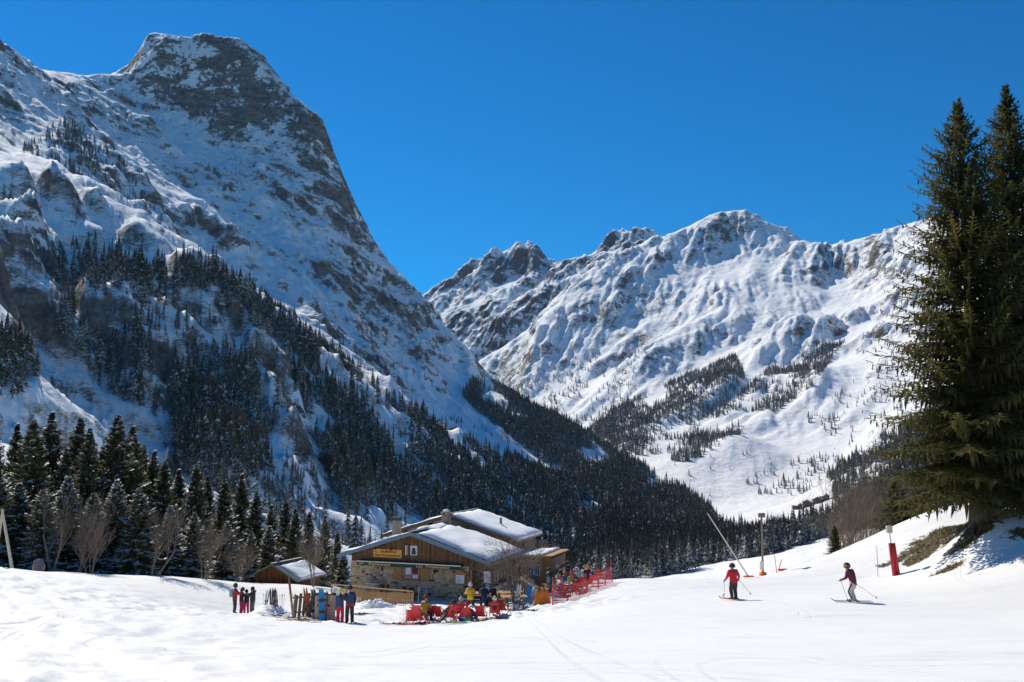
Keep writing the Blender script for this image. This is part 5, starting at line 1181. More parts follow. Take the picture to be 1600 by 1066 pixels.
# ---- terrace fence: posts, rails, each slat
f0 = px_at(518, 66.0); f1 = px_at(645, 60.5)
fz = lambda t, h: Vector((f0.x*(1-t)+f1.x*t, f0.y*(1-t)+f1.y*t, gz(f0.x*(1-t)+f1.x*t, f0.y*(1-t)+f1.y*t)+h))
L_f = (f1-f0).length; fd = (f1-f0).normalized()
fn = thing('terrace_fence', 'low pine slat fence along the terrace before the stone wall', 'fence', f0)
loc = lambda v: v-f0
MB().bar(loc(fz(0, .86)), loc(fz(1, .86)), .10, .06).build('rail', M_PINE, fn); MB().bar(loc(fz(0, .25)), loc(fz(1, .25)), .05, .07).build('rail', M_PINE, fn)
n_post = 6
for i in range(n_post):
    t = i/(n_post-1); MB().bar(loc(fz(t, -.25)), loc(fz(t, .84)), .09).build('post', M_PINE, fn)
n_s = int(L_f/.19); s0 = int(n_s*.17)
for i in range(s0, n_s):
    t = (i+.5)/n_s; p = loc(fz(t, .06+rp.uniform(-.02, .02)))+Vector((fd.y, -fd.x, 0))*.05; MB().bar(p, p+Vector((0, 0, .74)), .10, .022).build('slat', M_PINE, fn)
bn_ = thing('banner', 'white printed banner hung on the end of the pine fence', 'banner', f0)
p0 = loc(fz(.03, .2))+Vector((fd.y, -fd.x, 0))*.09; p1 = loc(fz(.15, .2))+Vector((fd.y, -fd.x, 0))*.09
MB().hexa([p0, p1, p1+Vector((0, .01, 0)), p0+Vector((0, .01, 0)), p0+Vector((0, 0, .6)), p1+Vector((0, 0, .6)), p1+Vector((0, .01, .6)), p0+Vector((0, .01, .6))]).build('sheet', M_PAPER, bn_)
for (u, v, w, c) in ((.1, .40, .5, (.35, .1, .25)), (.15, .30, .7, (.1, .2, .5)), (.2, .14, .6, (.1, .45, .65)), (.05, .22, .3, (.5, .1, .15))):
    a = p0+(p1-p0)*u+Vector((fd.y, -fd.x, 0))*.004+Vector((0, 0, v)); MB().bar(a, a+(p1-p0)*w*.8, .004, .05).build('print', cloth(c), bn_)
# ---- tables
def picnic_table(name, label, loc_, rz, L=2.0, col=M_DARKWOOD, top=None, group=None, benches=True):
    t = thing(name, label, 'table', loc_, rz, group)
    for i in range(5): MB().box(-L/2, L/2, -.38+i*.155, -.38+i*.155+.145, .71, .75).build('plank', top or col, t)
    for sx in (-1, 1):
        x = sx*(L/2-.3); b = MB(); b.bar((x, -.30, .70), (x, -.62, -.1), .07).build('leg', col, t); MB().bar((x, .30, .70), (x, .62, -.1), .07).build('leg', col, t)
        MB().bar((x+.001, -.7, .40), (x+.001, .7, .40), .05, .09).build('crossbar', col, t)
    if benches:
        for sy in (-1, 1): MB().box(-L/2, L/2, sy*.72-.14, sy*.72+.14, .43, .47).build('bench', col, t)
    return t
def bottle(p, col, h=.27, r=.035, label='bottle standing on a terrace table', cat='bottle'):
    o = MB().lathe([(r, 0), (r*1.02, h*.05), (r, h*.55), (r*.45, h*.75), (r*.4, h*.97), (r*.46, h)], 8).build('bottle', cloth(col), None, smooth=True); o.location = p
    return tag(o, label, cat, 'bottles on the terrace tables')
def tumbler(p, col):
    o = MB().lathe([(.03, 0), (.04, .12), (.035, .118), (.026, .01)], 8).build('glass', cloth(col), None, smooth=True); o.location = p
    return tag(o, 'small drinking glass on a terrace table', 'glass', 'glasses on the terrace tables')
def plate(p):
    o = MB().lathe([(.06, 0), (.12, .015), (.125, .022), (.06, .01)], 10).build('plate', M_PAPER, None, smooth=True); o.location = p
    return tag(o, 'white plate on a terrace table', 'plate', 'plates on the terrace tables')
def dress(tb, L, n):
    m = Matrix.Translation(tb.location) @ Matrix.Rotation(tb.rotation_euler.z, 4, 'Z')
    for i in range(n):
        p = m @ Vector((-L/2+.1+(L-.2)*(i+.5)/n, rp.uniform(-.3, .3), .752)); q = rp.random()
        if q < .35: bottle(p, rp.choice([(.55, .55, .5), (.02, .06, .03), (.10, .03, .01), (.6, .4, .08)]))
        elif q < .75: tumbler(p, rp.choice([(.6, .6, .58), (.65, .4, .1), (.5, .1, .05), (.7, .65, .5)]))
        else: plate(p)
tabs = []
for i, (px, Y, rz, L, lab, n) in enumerate([(757, 58.8, -.12, 2.6, 'long terrace table beside the diner in the yellow jacket', 12), (800, 57.8, .10, 2.2, 'terrace table in front of the leafless tree', 10),
        (803, 53.6, .2, 1.5, 'small bare table beyond the last red deck chair', 3), (872, 61.0, .5, 2.2, 'terrace table behind the red net', 8), (893, 64.0, .6, 2.2, 'farthest terrace table by the net', 8), (884, 58.6, .5, 2.0, 'terrace table close against the red net', 7)]):
    p = px_at(px, Y); tb = picnic_table('picnic_table', lab, p, rz, L, M_DARKWOOD, M_PINE if i in (0, 1, 2) else None); dress(tb, L, n); tabs.append((tb, L))
# ---- people on the terrace
TG = 'people eating on the terrace'
def seat_at(px, Y, rz, label, jac, tro, head='hat', hc=(.03, .03, .03), lean=.2, sc=1.0, z=.45, **k):
    return person('person', label, px_at(px, Y), rz, sit(z, lean), jac, tro, head=head, headc=hc, group=TG, scale=sc, **k)
seat_at(735, 57.2, .0, 'diner in a yellow jacket and white knitted hat', (.72, .42, .01), (.03, .03, .035), 'hat', (.62, .62, .6), .12, 1.08)
seat_at(757, 56.6, .2, 'diner in navy bent low over the long table', (.012, .02, .06), (.02, .02, .03), 'hair', (.02, .015, .012), .7)
seat_at(773, 57.0, .9, 'diner in black with dark hair beside the bent one in navy', (.012, .012, .016), (.02, .02, .024), 'hair', (.02, .014, .012), .3, 1.08)
seat_at(813, 58.9, .4, 'diner in a turquoise jacket and red hat', (.02, .30, .38), (.03, .03, .035), 'hat', (.6, .03, .06), .2)
seat_at(826, 58.4, -.5, 'diner in black with magenta trousers near the orange sheet', (.015, .015, .02), (.55, .02, .28), 'hat', (.3, .25, .3), .2, 1.08)
crowd = [(858, 62.5, (.012, .012, .014), 'helmet', (.02, .02, .02), 'standing'), (868, 64.5, (.014, .014, .016), 'hat', (.25, .3, .05), 'sit'), (876, 65.5, (.012, .013, .016), 'hat', (.02, .02, .02), 'standing'), (883, 62.0, (.02, .28, .36), 'hat', (.5, .4, .05), 'sit'), (890, 66.5, (.35, .12, .03), 'hair', (.03, .02, .02), 'sit'),
         (866, 59.4, (.10, .12, .2), 'hat', (.5, .5, .5), 'sit'), (872, 58.4, (.55, .54, .52), 'hat', (.4, .05, .08), 'sit'), (897, 65.0, (.5, .5, .5), 'hat', (.05, .05, .06), 'sit'), (906, 64.2, (.6, .58, .55), 'helmet', (.55, .55, .5), 'sit'), (889, 60.5, (.55, .5, .1), 'hat', (.6, .1, .2), 'sit'), (881, 59.2, (.45, .03, .06), 'hair', (.05, .03, .02), 'sit'),
         (912, 65.5, (.62, .6, .58), 'hat', (.6, .35, .03), 'sit'), (898, 61.8, (.20, .02, .05), 'hat', (.03, .03, .03), 'sit'), (917, 64.0, (.08, .02, .04), 'hat', (.5, .3, .05), 'sit'), (888, 68.0, (.012, .012, .015), 'helmet', (.02, .02, .02), 'standing'), (927, 66.5, (.02, .09, .06), 'hat', (.04, .03, .02), 'sit'), (862, 57.0, (.03, .10, .12), 'hat', (.03, .3, .35), 'sit'),
         (871, 67.0, (.10, .09, .08), 'hat', (.5, .5, .48), 'standing'), (881, 66.8, (.4, .35, .3), 'hair', (.05, .03, .02), 'standing'), (899, 68.5, (.02, .02, .03), 'hat', (.02, .02, .02), 'sit'), (905, 67.0, (.15, .02, .03), 'hat', (.3, .02, .03), 'sit'), (921, 66.0, (.5, .48, .45), 'hair', (.1, .05, .03), 'sit'), (893, 63.0, (.03, .12, .3), 'helmet', (.5, .5, .5), 'sit')]
desc = ['in a black jacket and black helmet standing beside the annex', 'in black with an olive hat', 'in black standing up among the tables', 'in a teal jacket and mustard hat', 'in a rust coloured jacket', 'in a slate blue jacket and grey hat', 'in a white jacket and red hat', 'in a light grey jacket and dark hat', 'in a cream jacket with a white helmet',
        'in a mustard jacket and pink hat', 'in a crimson jacket', 'in a white jacket and orange hat', 'in a wine red jacket', 'in a dark plum jacket and ochre hat', 'in black with a black helmet standing behind the tables', 'in a dark green jacket behind the net', 'in a dark teal jacket next to the orange sheet',
        'in a brown coat and white hat standing by the far table', 'in a beige coat with bare head standing by the far table', 'in dark navy sitting beyond the far table', 'in dark red with a red hat', 'in a pale coat with brown hair', 'in a royal blue jacket with a white helmet']
for (px, Y, jac, hd_, hc, st), ds in zip(crowd, desc):
    if st == 'standing': person('person', 'diner '+ds, px_at(px, Y), rp.uniform(-2, 2), pose(**fwd_arms), jac, (.02, .02, .024), head=hd_, headc=hc, group=TG, scale=1.03)
    else: seat_at(px, Y, rp.uniform(-2.4, 2.4), 'diner '+ds, jac, rp.choice([(.02, .02, .025), (.1, .1, .1), (.2, .02, .05)]), hd_, hc, .25)
# crates and benches the seated ones without a table bench rest on
# ---- red deck chairs
SL = [( .30, .30), (.12, .24), (-.10, .27), (-.26, .42), (-.44, .68), (-.60, .92), (-.70, 1.06)]
def deck_chair(label, p, rz, tilt=1.0):
    t = thing('deck_chair', label, 'deck chair', p, rz, 'red deck chairs in the sun')
    V_ = []; F_ = []
    for (y, z) in SL:
        y2 = y*tilt
        for x in (-.29, .29): V_.append((x, y2, z))
        V_ += [(-.29, y2, z-.012), (.29, y2, z-.012)]
    for i in range(len(SL)-1):
        k = 4*i; F_ += [(k, k+1, k+5, k+4), (k+3, k+2, k+6, k+7), (k, k+4, k+6, k+2), (k+1, k+3, k+7, k+5)]
    mesh_obj('sling', V_, F_, mat('red_sling', (.66, .035, .04), .65, .10, 5), t, smooth=False)
    for sx in (-1, 1):
        MB().bar((sx*.32, .45*tilt, .02), (sx*.32, -.72*tilt, 1.08), .035).build('side_rail', M_DARKWOOD, t); MB().bar((sx*.35, .40*tilt, .36), (sx*.35, -.55*tilt, -.02), .035).build('leg', M_DARKWOOD, t)
        MB().bar((sx*.335, -.05, .50), (sx*.335, .30, .50), .05, .025).build('armrest', M_DARKWOOD, t)
    for (y, z) in ((-.70, 1.05), (.31, .29)): MB().bar((-.32, y*tilt, z), (.32, y*tilt, z), .03).build('crossbar', M_DARKWOOD, t)
    t.scale = (.82,)*3
    return t
chairs = [(643, 47.5, .0, 'red deck chair standing by the ski poles'), (658, 47.2, -.6, 'low red deck chair with a strap hanging down'), (656, 50.6, -.35, 'red deck chair beside the seated watcher in yellow'), (671, 51.2, .15, 'upright red deck chair behind the seated watcher'),
          (688, 50.8, -.45, 'empty red deck chair turned aside behind the bag'), (702, 48.4, .45, 'red deck chair with a dark jacket over its side'), (715, 51.0, .3, 'red deck chair at the back with a hat above it'), (718, 48.9, .55, 'red deck chair leaning towards the bright clothes bag'),
          (734, 50.2, -.45, 'red deck chair by the person in a santa hat'), (752, 50.0, -.25, 'red deck chair in front of the yellow diner'), (773, 50.3, -.1, 'tall red deck chair before the diner in black'), (787, 51.0, -.55, 'last red deck chair beside the small table'), (706, 51.8, .1, 'red deck chair half hidden in the back row')]
for (px, Y, rz, lab) in chairs: deck_chair(lab, px_at(px, Y), rz+.1, rp.uniform(.9, 1.1))
def lounge(px, Y, rz, label, jac, tro, hd_, hc):
    P = pose(pelvis=(0, -.06, .36), waist=(0, -.16, .48), chest=(0, -.30, .68), neck=(0, -.40, .85), head=(0, -.43, .98), crown=(0, -.46, 1.06), sR=(.19, -.34, .78), sL=(-.19, -.34, .78), eR=(.29, -.14, .60), eL=(-.29, -.14, .60), hR=(.2, .1, .55), hL=(-.2, .1, .55),
             tR=(.1, -.02, .36), tL=(-.1, -.02, .36), kR=(.13, .38, .50), kL=(-.13, .38, .50), aR=(.13, .62, .12), aL=(-.13, .62, .12), fR=(.14, .8, .08), fL=(-.14, .8, .08))
    return person('person', label, px_at(px, Y), rz, P, jac, tro, head=hd_, headc=hc, group='people lounging in the deck chairs')
for (px, Y, rz, lab) in [(893, 58.4, .5, 'red deck chair behind the first gap of the net'), (905, 59.6, .2, 'red deck chair behind the tilted net pole'), (919, 61.4, .6, 'red deck chair near the middle of the net'), (911, 60.6, -.3, 'red deck chair facing away behind the net'), (930, 62.6, .3, 'red deck chair close to the top of the net')]: deck_chair(lab, px_at(px, Y), rz)
lounge(716, 51.0, .4, 'sunbather in a dark jacket and cream hat lying in a back deck chair', (.03, .03, .035), (.03, .03, .03), 'hat', (.6, .55, .4))
lounge(734, 50.2, -.35, 'sunbather with a red and white hat in a deck chair', (.12, .12, .14), (.03, .03, .03), 'hat', (.6, .04, .04))
lounge(773, 50.3, .0, 'sunbather with a pale hat in the tall deck chair', (.03, .03, .03), (.03, .03, .04), 'hat', (.62, .56, .42))
lounge(703, 48.4, .55, 'sunbather in a black jacket in a front deck chair', (.014, .014, .018), (.02, .02, .02), 'hair', (.02, .015, .012))
seat_at(663, 50.0, -.5, 'watcher in a mustard and black jacket with a brown bobble hat', (.32, .20, .03), (.015, .015, .02), 'hat', (.13, .05, .025), .1, 1.05, .42)
def stool(px, Y, lab):
    t = thing('stool', lab, 'stool', px_at(px, Y), .3); MB().box(-.2, .2, -.18, .2, .42, .46).build('seat', M_DARKWOOD, t)
    for sx in (-1, 1):
        for sy in (-1, 1): MB().bar((sx*.16, sy*.14, .42), (sx*.18, sy*.16, -.05), .04).build('leg', M_DARKWOOD, t)
stool(663, 50.0, 'wooden stool under the watcher in mustard'); stool(522.5, 49.5, 'dark stool behind the ski rack')
# clothes bag, loose straps and jackets
p = px_at(728, 48.2); bg_ = thing('sports_bag', 'blue and green sports bag lying before the deck chairs', 'bag', p, .3)
MB().tube((-.36, 0, .17), (.36, 0, .17), .19, .16, 10).build('body', cloth((.02, .06, .30)), bg_, smooth=True); MB().tube((-.12, -.03, .19), (.2, -.05, .19), .195, .185, 10).build('panel', cloth((.04, .42, .15)), bg_, smooth=True); MB().tube((.36, 0, .12), (.5, .05, .08), .08, .04, 8).build('cuff', cloth((.6, .6, .05)), bg_, smooth=True)
p = px_at(663, 46.6); MB().bar((0, 0, .45), (.28, -.1, .03), .10, .02).build('strap', cloth((.45, .02, .05)), None).location = p
tag(bpy.context.scene.objects['strap'], 'red strap trailing from the low deck chair', 'strap')
p = px_at(690, 48.3); jb = MB(); jb.bar((.35, .1, .62), (-.15, -.1, .12), .34, .10).tube((-.15, -.1, .2), (-.4, -.2, .0), .06, .03, 6); o = jb.build('jacket', cloth((.02, .02, .022)), None, bevel=.03); o.location = p; tag(o, 'black jacket slung beside a front deck chair', 'jacket')
# ---- loose skis on the snow
def laid_pair(px, py, rz, col, label, bind=(.04, .04, .04), gap=.16):
    p = on_ground(px, py, 30); t = thing('ski_pair', label, 'skis', p, rz)
    for sx in (-1, 1):
        s = ski(t, (sx*gap/2, sx*.1, 0.02), (0, 0, sx*.03), col, bind=bind)
laid_pair(432, 964, 1.45, (.5, .5, .48), 'white skis lying beside the four friends'); laid_pair(458, 968, 1.62, (.55, .58, .2), 'yellowish skis lying in front of the planted skis'); laid_pair(474, 970.5, 1.5, (.25, .22, .22), 'grey skis with red bindings lying before the planted poles', (.5, .04, .04))
laid_pair(567, 961, 1.5, (.06, .06, .07), 'black skis lying behind the person in navy'); laid_pair(622, 977, 1.5, (.3, .05, .05), 'dark red skis lying left of the deck chairs', (.5, .03, .03)); laid_pair(662, 976, 1.75, (.10, .08, .08), 'black skis lying under the low deck chair', (.4, .04, .04))
laid_pair(708, 975, 1.75, (.2, .2, .2), 'skis with lime bindings lying before the deck chairs', (.45, .6, .05)); laid_pair(745, 972, 1.8, (.12, .07, .07), 'brown skis lying on the churned bank', (.08, .06, .06)); laid_pair(775, 968, 1.85, (.18, .15, .14), 'skis half buried by the tall deck chair'); laid_pair(832, 956, 1.3, (.03, .06, .2), 'navy ski lying on the bank below the orange sheet', gap=.05)
# ---- skis and poles planted in the snow
def planted(px, Y, H, lean, col, label, n=2, bind=(.05, .05, .05)):
    p = px_at(px, Y); t = thing('ski_pair', label, 'skis', p, rp.uniform(-.5, .5))
    for i in range(n): ski(t, (i*.09-.04, i*.03, H*.42), (math.pi/2-.06, lean+i*.05-.02, 0), col, bind=bind, scale=H/1.7)
    return t
def planted_poles(px, Y, label, col=(.2, .2, .2), spread=.12, h=1.2):
    p = px_at(px, Y); t = thing('ski_poles', label, 'ski poles', p, rp.uniform(-.4, .4)); pole(t, (-spread/2, 0, h), (-spread/2+.02, .05, -.15), col); pole(t, (spread/2, 0, h), (spread/2-.05, .03, -.15), col)
planted(415.5, 54, 1.55, .12, (.45, .45, .42), 'grey skis planted crossed in the snow mound', 2); planted(423, 54, 1.7, 0, (.035, .03, .03), 'black skis planted upright in the snow mound', 3); planted(430, 54.2, 1.7, -.12, (.4, .38, .38), 'pale skis planted in the snow mound', 2, (.4, .05, .05)); planted(432, 55, 1.6, -.2, (.5, .45, .45), 'white skis with dark tips in the snow mound')
planted(455.5, 51.5, 2.3, -.12, (.22, .08, .07), 'tall brown skis planted alone in the snow', 1, (.3, .25, .05))
for (px, Y, lab) in ((412, 53.6, 'poles leaning by the grey planted skis'), (438, 54.6, 'short poles stuck in the snow mound'), (457.5, 48.5, 'thin poles planted in front of the ski rack'), (632, 47.4, 'poles planted beside the first deck chair'), (442, 55.5, 'dark poles behind the snow mound')): planted_poles(px, Y, lab, (.35, .35, .36) if px != 442 else (.04, .04, .04))
# snow mound round the planted skis
def mound(name, px, Y, rx, ry, h, seed, label):
    p = px_at(px, Y); n, m_ = 22, 9; V_ = []; F_ = []
    for j in range(m_+1):
        for i in range(n):
            a = 6.283*i/n; r = j/m_; x = rx*r*math.cos(a); y = ry*r*math.sin(a); q = float(gnoise(np.array([x*3+seed]), np.array([y*3]), seed)[0])
            V_.append((x, y, h*(1-r*r)**1.3*(1+q*.9)+q*.10*(1-r)+gz(p.x+x, p.y+y)-p.z-.04*(r > .95)))
    for j in range(m_):
        for i in range(n): F_.append((j*n+i, j*n+(i+1) % n, (j+1)*n+(i+1) % n, (j+1)*n+i))
    o = mesh_obj(name, V_, F_, M_SNOW, None, smooth=True); o.location = p; return tag(o, label, 'snow mound')
mound('snow_mound', 424, 53.6, 1.5, .9, .5, 3, 'churned snow mound holding the planted skis'); mound('snow_mound', 493, 48.4, 1.2, .6, .35, 5, 'snow heaped under the ski rack'); mound('snow_mound', 583, 60, 1.6, .7, .45, 6, 'snow lump at the foot of the pine fence'); mound('snow_mound', 845, 58, 1.6, .9, .75, 8, 'snow heap behind the orange sheet')
# ---- ski rack of old boards with equipment, and the graffiti board
rk = thing('ski_rack', 'old grey plank ski rack heaped with skis', 'rack', px_at(487, 48.3), .25)
for i in range(9):
    x = -.9+i*.21; MB().bar((x, -.05, -.2), (x+.12, .22, 1.30+.08*(i % 2)), .16, .035).build('plank', M_OLDWOOD, rk)
MB().bar((-1.0, .2, 1.18), (1.1, .2, 1.18), .08).build('rail', M_OLDWOOD, rk); MB().bar((-.95, .05, .45), (1.05, .05, .45), .07).build('rail', M_OLDWOOD, rk); MB().bar((-1.0, -.25, -.2), (-.88, -.22, 1.42), .16, .05).build('plank', M_OLDWOOD, rk)
for i in range(7):
    px = 478+i*3.7; cols = [(.20, .14, .03), (.5, .05, .05), (.04, .04, .05), (.5, .5, .5), (.3, .26, .05), (.05, .05, .06), (.45, .5, .1)]
    nm = ['ochre', 'red', 'black', 'white', 'olive', 'charcoal', 'lime'][i]
    planted(px, 48.0-.12*(i % 3), 1.75 if i != 1 else 1.5, rp.uniform(-.3, .3), cols[i], nm+' skis leaning in the plank ski rack', 2)
gb = thing('notice_board', 'weathered wooden board with green lettering behind the blue snowboard', 'board', px_at(504.5, 47.2), .1)
for i in range(5): MB().box(-.42+i*.21, -.42+i*.21+.2, -.02, .03, -.1, 1.25).build('plank', mat('pale_board', (.42, .33, .24), .85, .25, 6, .3), gb)
for (x, z, w) in ((-.3, 1.0, .25), (.05, 1.0, .25), (-.3, .72, .2), (-.02, .72, .2), (.2, .72, .18)): MB().box(x, x+w*.8, -.034, -.024, z, z+.10).build('lettering', M_GREENL, gb)
o = MB(); n = 12; V_ = []; F_ = []
for i in range(n+1):
    u = i/n; z = 1.62*u; w = .145*(1 if .12 < u < .88 else math.sqrt(max(.05, 1-((abs(u-.5)-.38)/.12)**2))); y = -.02-.10*max(0, abs(u-.5)-.38)*4
    V_ += [(-w, y, z), (w, y, z), (w, y-.014, z), (-w, y-.014, z)]
for i in range(n):
    k = 4*i
    for a in range(4): F_.append((k+a, k+(a+1) % 4, k+4+(a+1) % 4, k+4+a))
F_ += [(3, 2, 1, 0), (4*n, 4*n+1, 4*n+2, 4*n+3)]
sbd = thing('snowboard', 'blue snowboard propped against the notice board', 'snowboard', px_at(503.5, 46.8), .1)
bd = mesh_obj('deck', V_, F_, cloth((.01, .24, .48)), sbd); bd.rotation_euler = (-.12, -.06, 0)
for z in (.52, 1.08): MB().box(-.13, .13, -.13, -.035, z-.07, z+.07).build('binding', cloth((.12, .02, .03)), bd, bevel=.03)
planted(511, 46.9, 1.75, .06, (.14, .05, .03), 'dark brown ski standing beside the blue snowboard', 1, (.4, .05, .03))
sd_ = thing('snowboard', 'bright blue snowboard leaning on the terrace tree', 'snowboard', px_at(819, 56.2), -.3); m_ = bd.copy(); COL.objects.link(m_); m_.parent = sd_; m_.rotation_euler = (-.2, .32, 0)
for (px, Y, lab, c) in ((806, 52.8, 'tangle of grey skis planted below the terrace tree', (.3, .3, .3)), (810, 53.0, 'white skis planted below the terrace tree', (.55, .55, .55)), (802, 53.2, 'dark skis planted below the terrace tree', (.06, .06, .07))): planted(px, Y, 1.55, rp.uniform(-.25, .25), c, lab)
planted_poles(799, 52.6, 'poles planted by the tangle of skis'); planted_poles(814, 52.8, 'silver poles leaning by the tangle of skis', (.4, .4, .42), .3)
# ---- folded steel trestle and parasol stand before the wall
tr_ = thing('trestle', 'grey metal trestle standing before the stone wall', 'trestle', px_at(661, 63.0), -.35)
for sx in (-1, 1): MB().tube((sx*.3, -.25, 0), (sx*.22, 0, 1.05), .02, n=6).build('leg', M_METAL, tr_); MB().tube((sx*.3, .25, 0), (sx*.22, 0, 1.05), .02, n=6).build('leg', M_METAL, tr_)
MB().tube((-.22, 0, 1.05), (.22, 0, 1.05), .02, n=6).build('crossbar', M_METAL, tr_)
for (px, lab) in ((654, 'thin metal post standing by the fence end'), (583, 'slim white table on the terrace behind the fence')):
    if px == 583:
        t = thing('bistro_table', lab, 'table', px_at(px, 66.2), -.35); MB().box(-.55, .55, -.3, .3, .98, 1.02).build('top', M_BLIND, t); MB().tube((0, 0, 0), (0, 0, .98), .03, n=8).build('leg', M_BLIND, t)
    else: t = thing('metal_post', lab, 'post', px_at(px, 62), 0); MB().tube((0, 0, -.2), (0, 0, 1.15), .02, n=6).tube((0, 0, 1.15), (0, 0, 1.2), .03, .01, 6).build('shaft', M_METAL, t)
def bistro_chair(px, Y, rz, lab):
    t = thing('bistro_chair', lab, 'chair', px_at(px, Y), rz, 'brown chairs before the stone wall')
    MB().box(-.21, .21, -.2, .2, .43, .46).build('seat', cloth((.10, .03, .02)), t); MB().box(-.21, .21, -.23, -.2, .55, .92).build('backrest', cloth((.10, .03, .02)), t)
    for sx in (-1, 1): MB().bar((sx*.19, .18, .43), (sx*.2, .2, 0), .03).build('leg', M_BLACK, t); MB().bar((sx*.19, -.22, .9), (sx*.2, -.22, 0), .03).build('leg', M_BLACK, t)
for i, (px, Y) in enumerate(((598, 66.5), (607, 66.4), (640, 64.6), (652, 64.4))): bistro_chair(px, Y, rp.uniform(-2, 2), 'brown chair pushed up to the stone wall')
# ---- orange sheet, log, boulder, poles
b = px_at(847, 54.6); t = thing('padded_stump', 'orange sheet wrapped round a stump, peeled log sticking out', 'padding', b, .1)
V_ = []; F_ = []; n = 18
for j in range(7):
    h = j/6
    for i in range(n+1):
        a = math.pi*(1.06+.88*i/n); r = (.52-.20*h**1.6)*(1+.03*math.sin(i*2.1+j)); V_.append((r*1.05*math.cos(a), r*.7*math.sin(a), -.15+1.1*h+(.10*math.sin(i*.9) if j == 6 else 0)))
for j in range(6):
    for i in range(n): k = j*(n+1)+i; F_.append((k, k+1, k+n+2, k+n+1))
so_ = mesh_obj('sheet', V_, F_, M_ORANGE, t, smooth=True); sm_ = so_.modifiers.new('thick', 'SOLIDIFY'); sm_.thickness = .04
MB().tube((-.0, .1, -.2), (.0, .1, .95), .28, .24, 9).build('stump', M_OLDWOOD, t); MB().tube((-.1, .1, .95), (-1.25, .2, 1.62), .10, .085, 9).build('log', M_LOG, t); MB().tube((.1, .1, .8), (.3, .15, 1.2), .08, .05, 8).build('log', M_LOG, t)
b = px_at(59, 61.5); bm = bmesh.new(); bmesh.ops.create_icosphere(bm, subdivisions=3, radius=1.0)
for v in bm.verts:
    q = float(gnoise(np.array([v.co.x*1.7+3]), np.array([v.co.y*1.7+v.co.z*1.3]), 55)[0]); v.co *= 1+q*.5; v.co.x *= .42; v.co.y *= .4; v.co.z = v.co.z*.5+.3
me = bpy.data.meshes.new('boulder'); bm.to_mesh(me); bm.free(); o = bpy.data.objects.new('boulder', me); COL.objects.link(o); o.location = b; me.materials.append(mat('boulder_rock', (.17, .155, .15), .9, .35, 4, .7, 9)); tag(o, 'grey boulder on the snow bank under the spruces', 'boulder')
b = px_at(21, 59.5); top = at(3, 795, 59.5)-b; t = thing('pole_frame', 'two peeled wooden poles leaning together in front of the grove', 'pole', b)
MB().tube((0, 0, -.3), top, .11, .08, 8).build('pole', M_PALEWOOD, t); b2 = at(-12, 900, 60.5)-b; MB().tube(b2, top+Vector((-.02, .16, -.1)), .11, .08, 8).build('pole', M_PALEWOOD, t)
# ---- safety net
net_p = [(863.5, 53.2, 902), (889, 55.0, 903), (915.5, 57.5, 896), (935, 59.2, 888), (945.5, 60.2, 880), (957, 61.3, 873)]
nb = px_at(863.5, 53.2); nt_ = thing('safety_net', 'red safety net on poles along the terrace edge', 'safety net', nb)
posts = []
for i, (px, Y, tpy) in enumerate(net_p):
    p = px_at(px, Y)-nb; tp_ = at(px-(11 if i == 1 else (3 if i == 5 else 0)), tpy, Y)-nb; posts.append((p, tp_)); MB().tube(p-Vector((0, 0, .2)), tp_, .035, .028, 8).build('post', M_REDPOLE, nt_)
    MB().tube(p+(tp_-p)*.55, p+(tp_-p)*.60, .045, .045, 8).build('clip', cloth((.7, .5, .03)), nt_)
nv = MB()
for i in range(len(posts)-1):
    (p0, t0_), (p1, t1_) = posts[i], posts[i+1]; h0, h1 = (.80, .72)[i > 0], .72; seg = max(6, int((p1-p0).length/.13)); rows = 11
    def npt(u, v):
        sag = .18*math.sin(math.pi*u)*v; a = p0+(t0_-p0)*(h0*v); c = p1+(t1_-p1)*(h1*v); q = a*(1-u)+c*u; g = gz(q.x+nb.x, q.y+nb.y)-nb.z
        return Vector((q.x, q.y+.04*math.sin(u*9+v*5), max(q.z-sag, g+.02)))
    for r in range(rows+1):
        for s in range(seg): tube(nv.v, nv.f, npt(s/seg, r/rows), npt((s+1)/seg, r/rows), .012, .012, 3)
    for s in range(seg+1):
        for r in range(rows): tube(nv.v, nv.f, npt(s/seg, r/rows), npt(min(1, (s+.5*(r % 2))/seg), (r+1)/rows), .010, .010, 3)
tag(nv.build('netting', M_NET, nt_), kind='stuff')
# ---- snow-making lance, tower, markers
b = px_at(1171, 66.3); t = thing('snow_lance', 'long cream snowmaking lance leaning out of an orange base', 'snow lance', b)
MB().tube((-.1, 0, .1), at(1106, 803, 66.3)-b, .055, .04, 8).build('lance_tube', mat('cream_paint', (.62, .57, .44), .5), t); MB().box(-.42, .34, -.2, .2, -.25, .12).build('base', M_ORANGE, t, bevel=.05)
b = px_at(1192, 67); t = thing('floodlight_tower', 'slim wooden mast with a lamp box on top and red padded foot', 'mast', b); top = at(1190, 806, 67)-b
MB().tube((0, 0, -.3), top, .085, .07, 8).build('mast', mat('mast_wood', (.26, .18, .12), .85, .3, 3, .3), t)
for sx in (-1, 1): MB().box(top.x+sx*.13-.11, top.x+sx*.13+.11, -.14, .14, top.z-.12, top.z+.2).build('lamp', mat('lamp_grey', (.20, .17, .15), .6), t, bevel=.02)
MB().box(-.22, .22, -.24, .2, -.15, .30).build('padding', M_ORANGE, t, bevel=.05); MB().box(-.22, .02, -.16, -.02, .45, 1.1).build('switch_box', M_BLIND, t, bevel=.02)
b = px_at(1214, 67); t = thing('marker_pole', 'thin red marker pole beside the wooden mast', 'marker', b); MB().tube((0, 0, -.2), (-.14, 0, 1.4), .03, .02, 6).build('pole', M_REDPOLE, t)
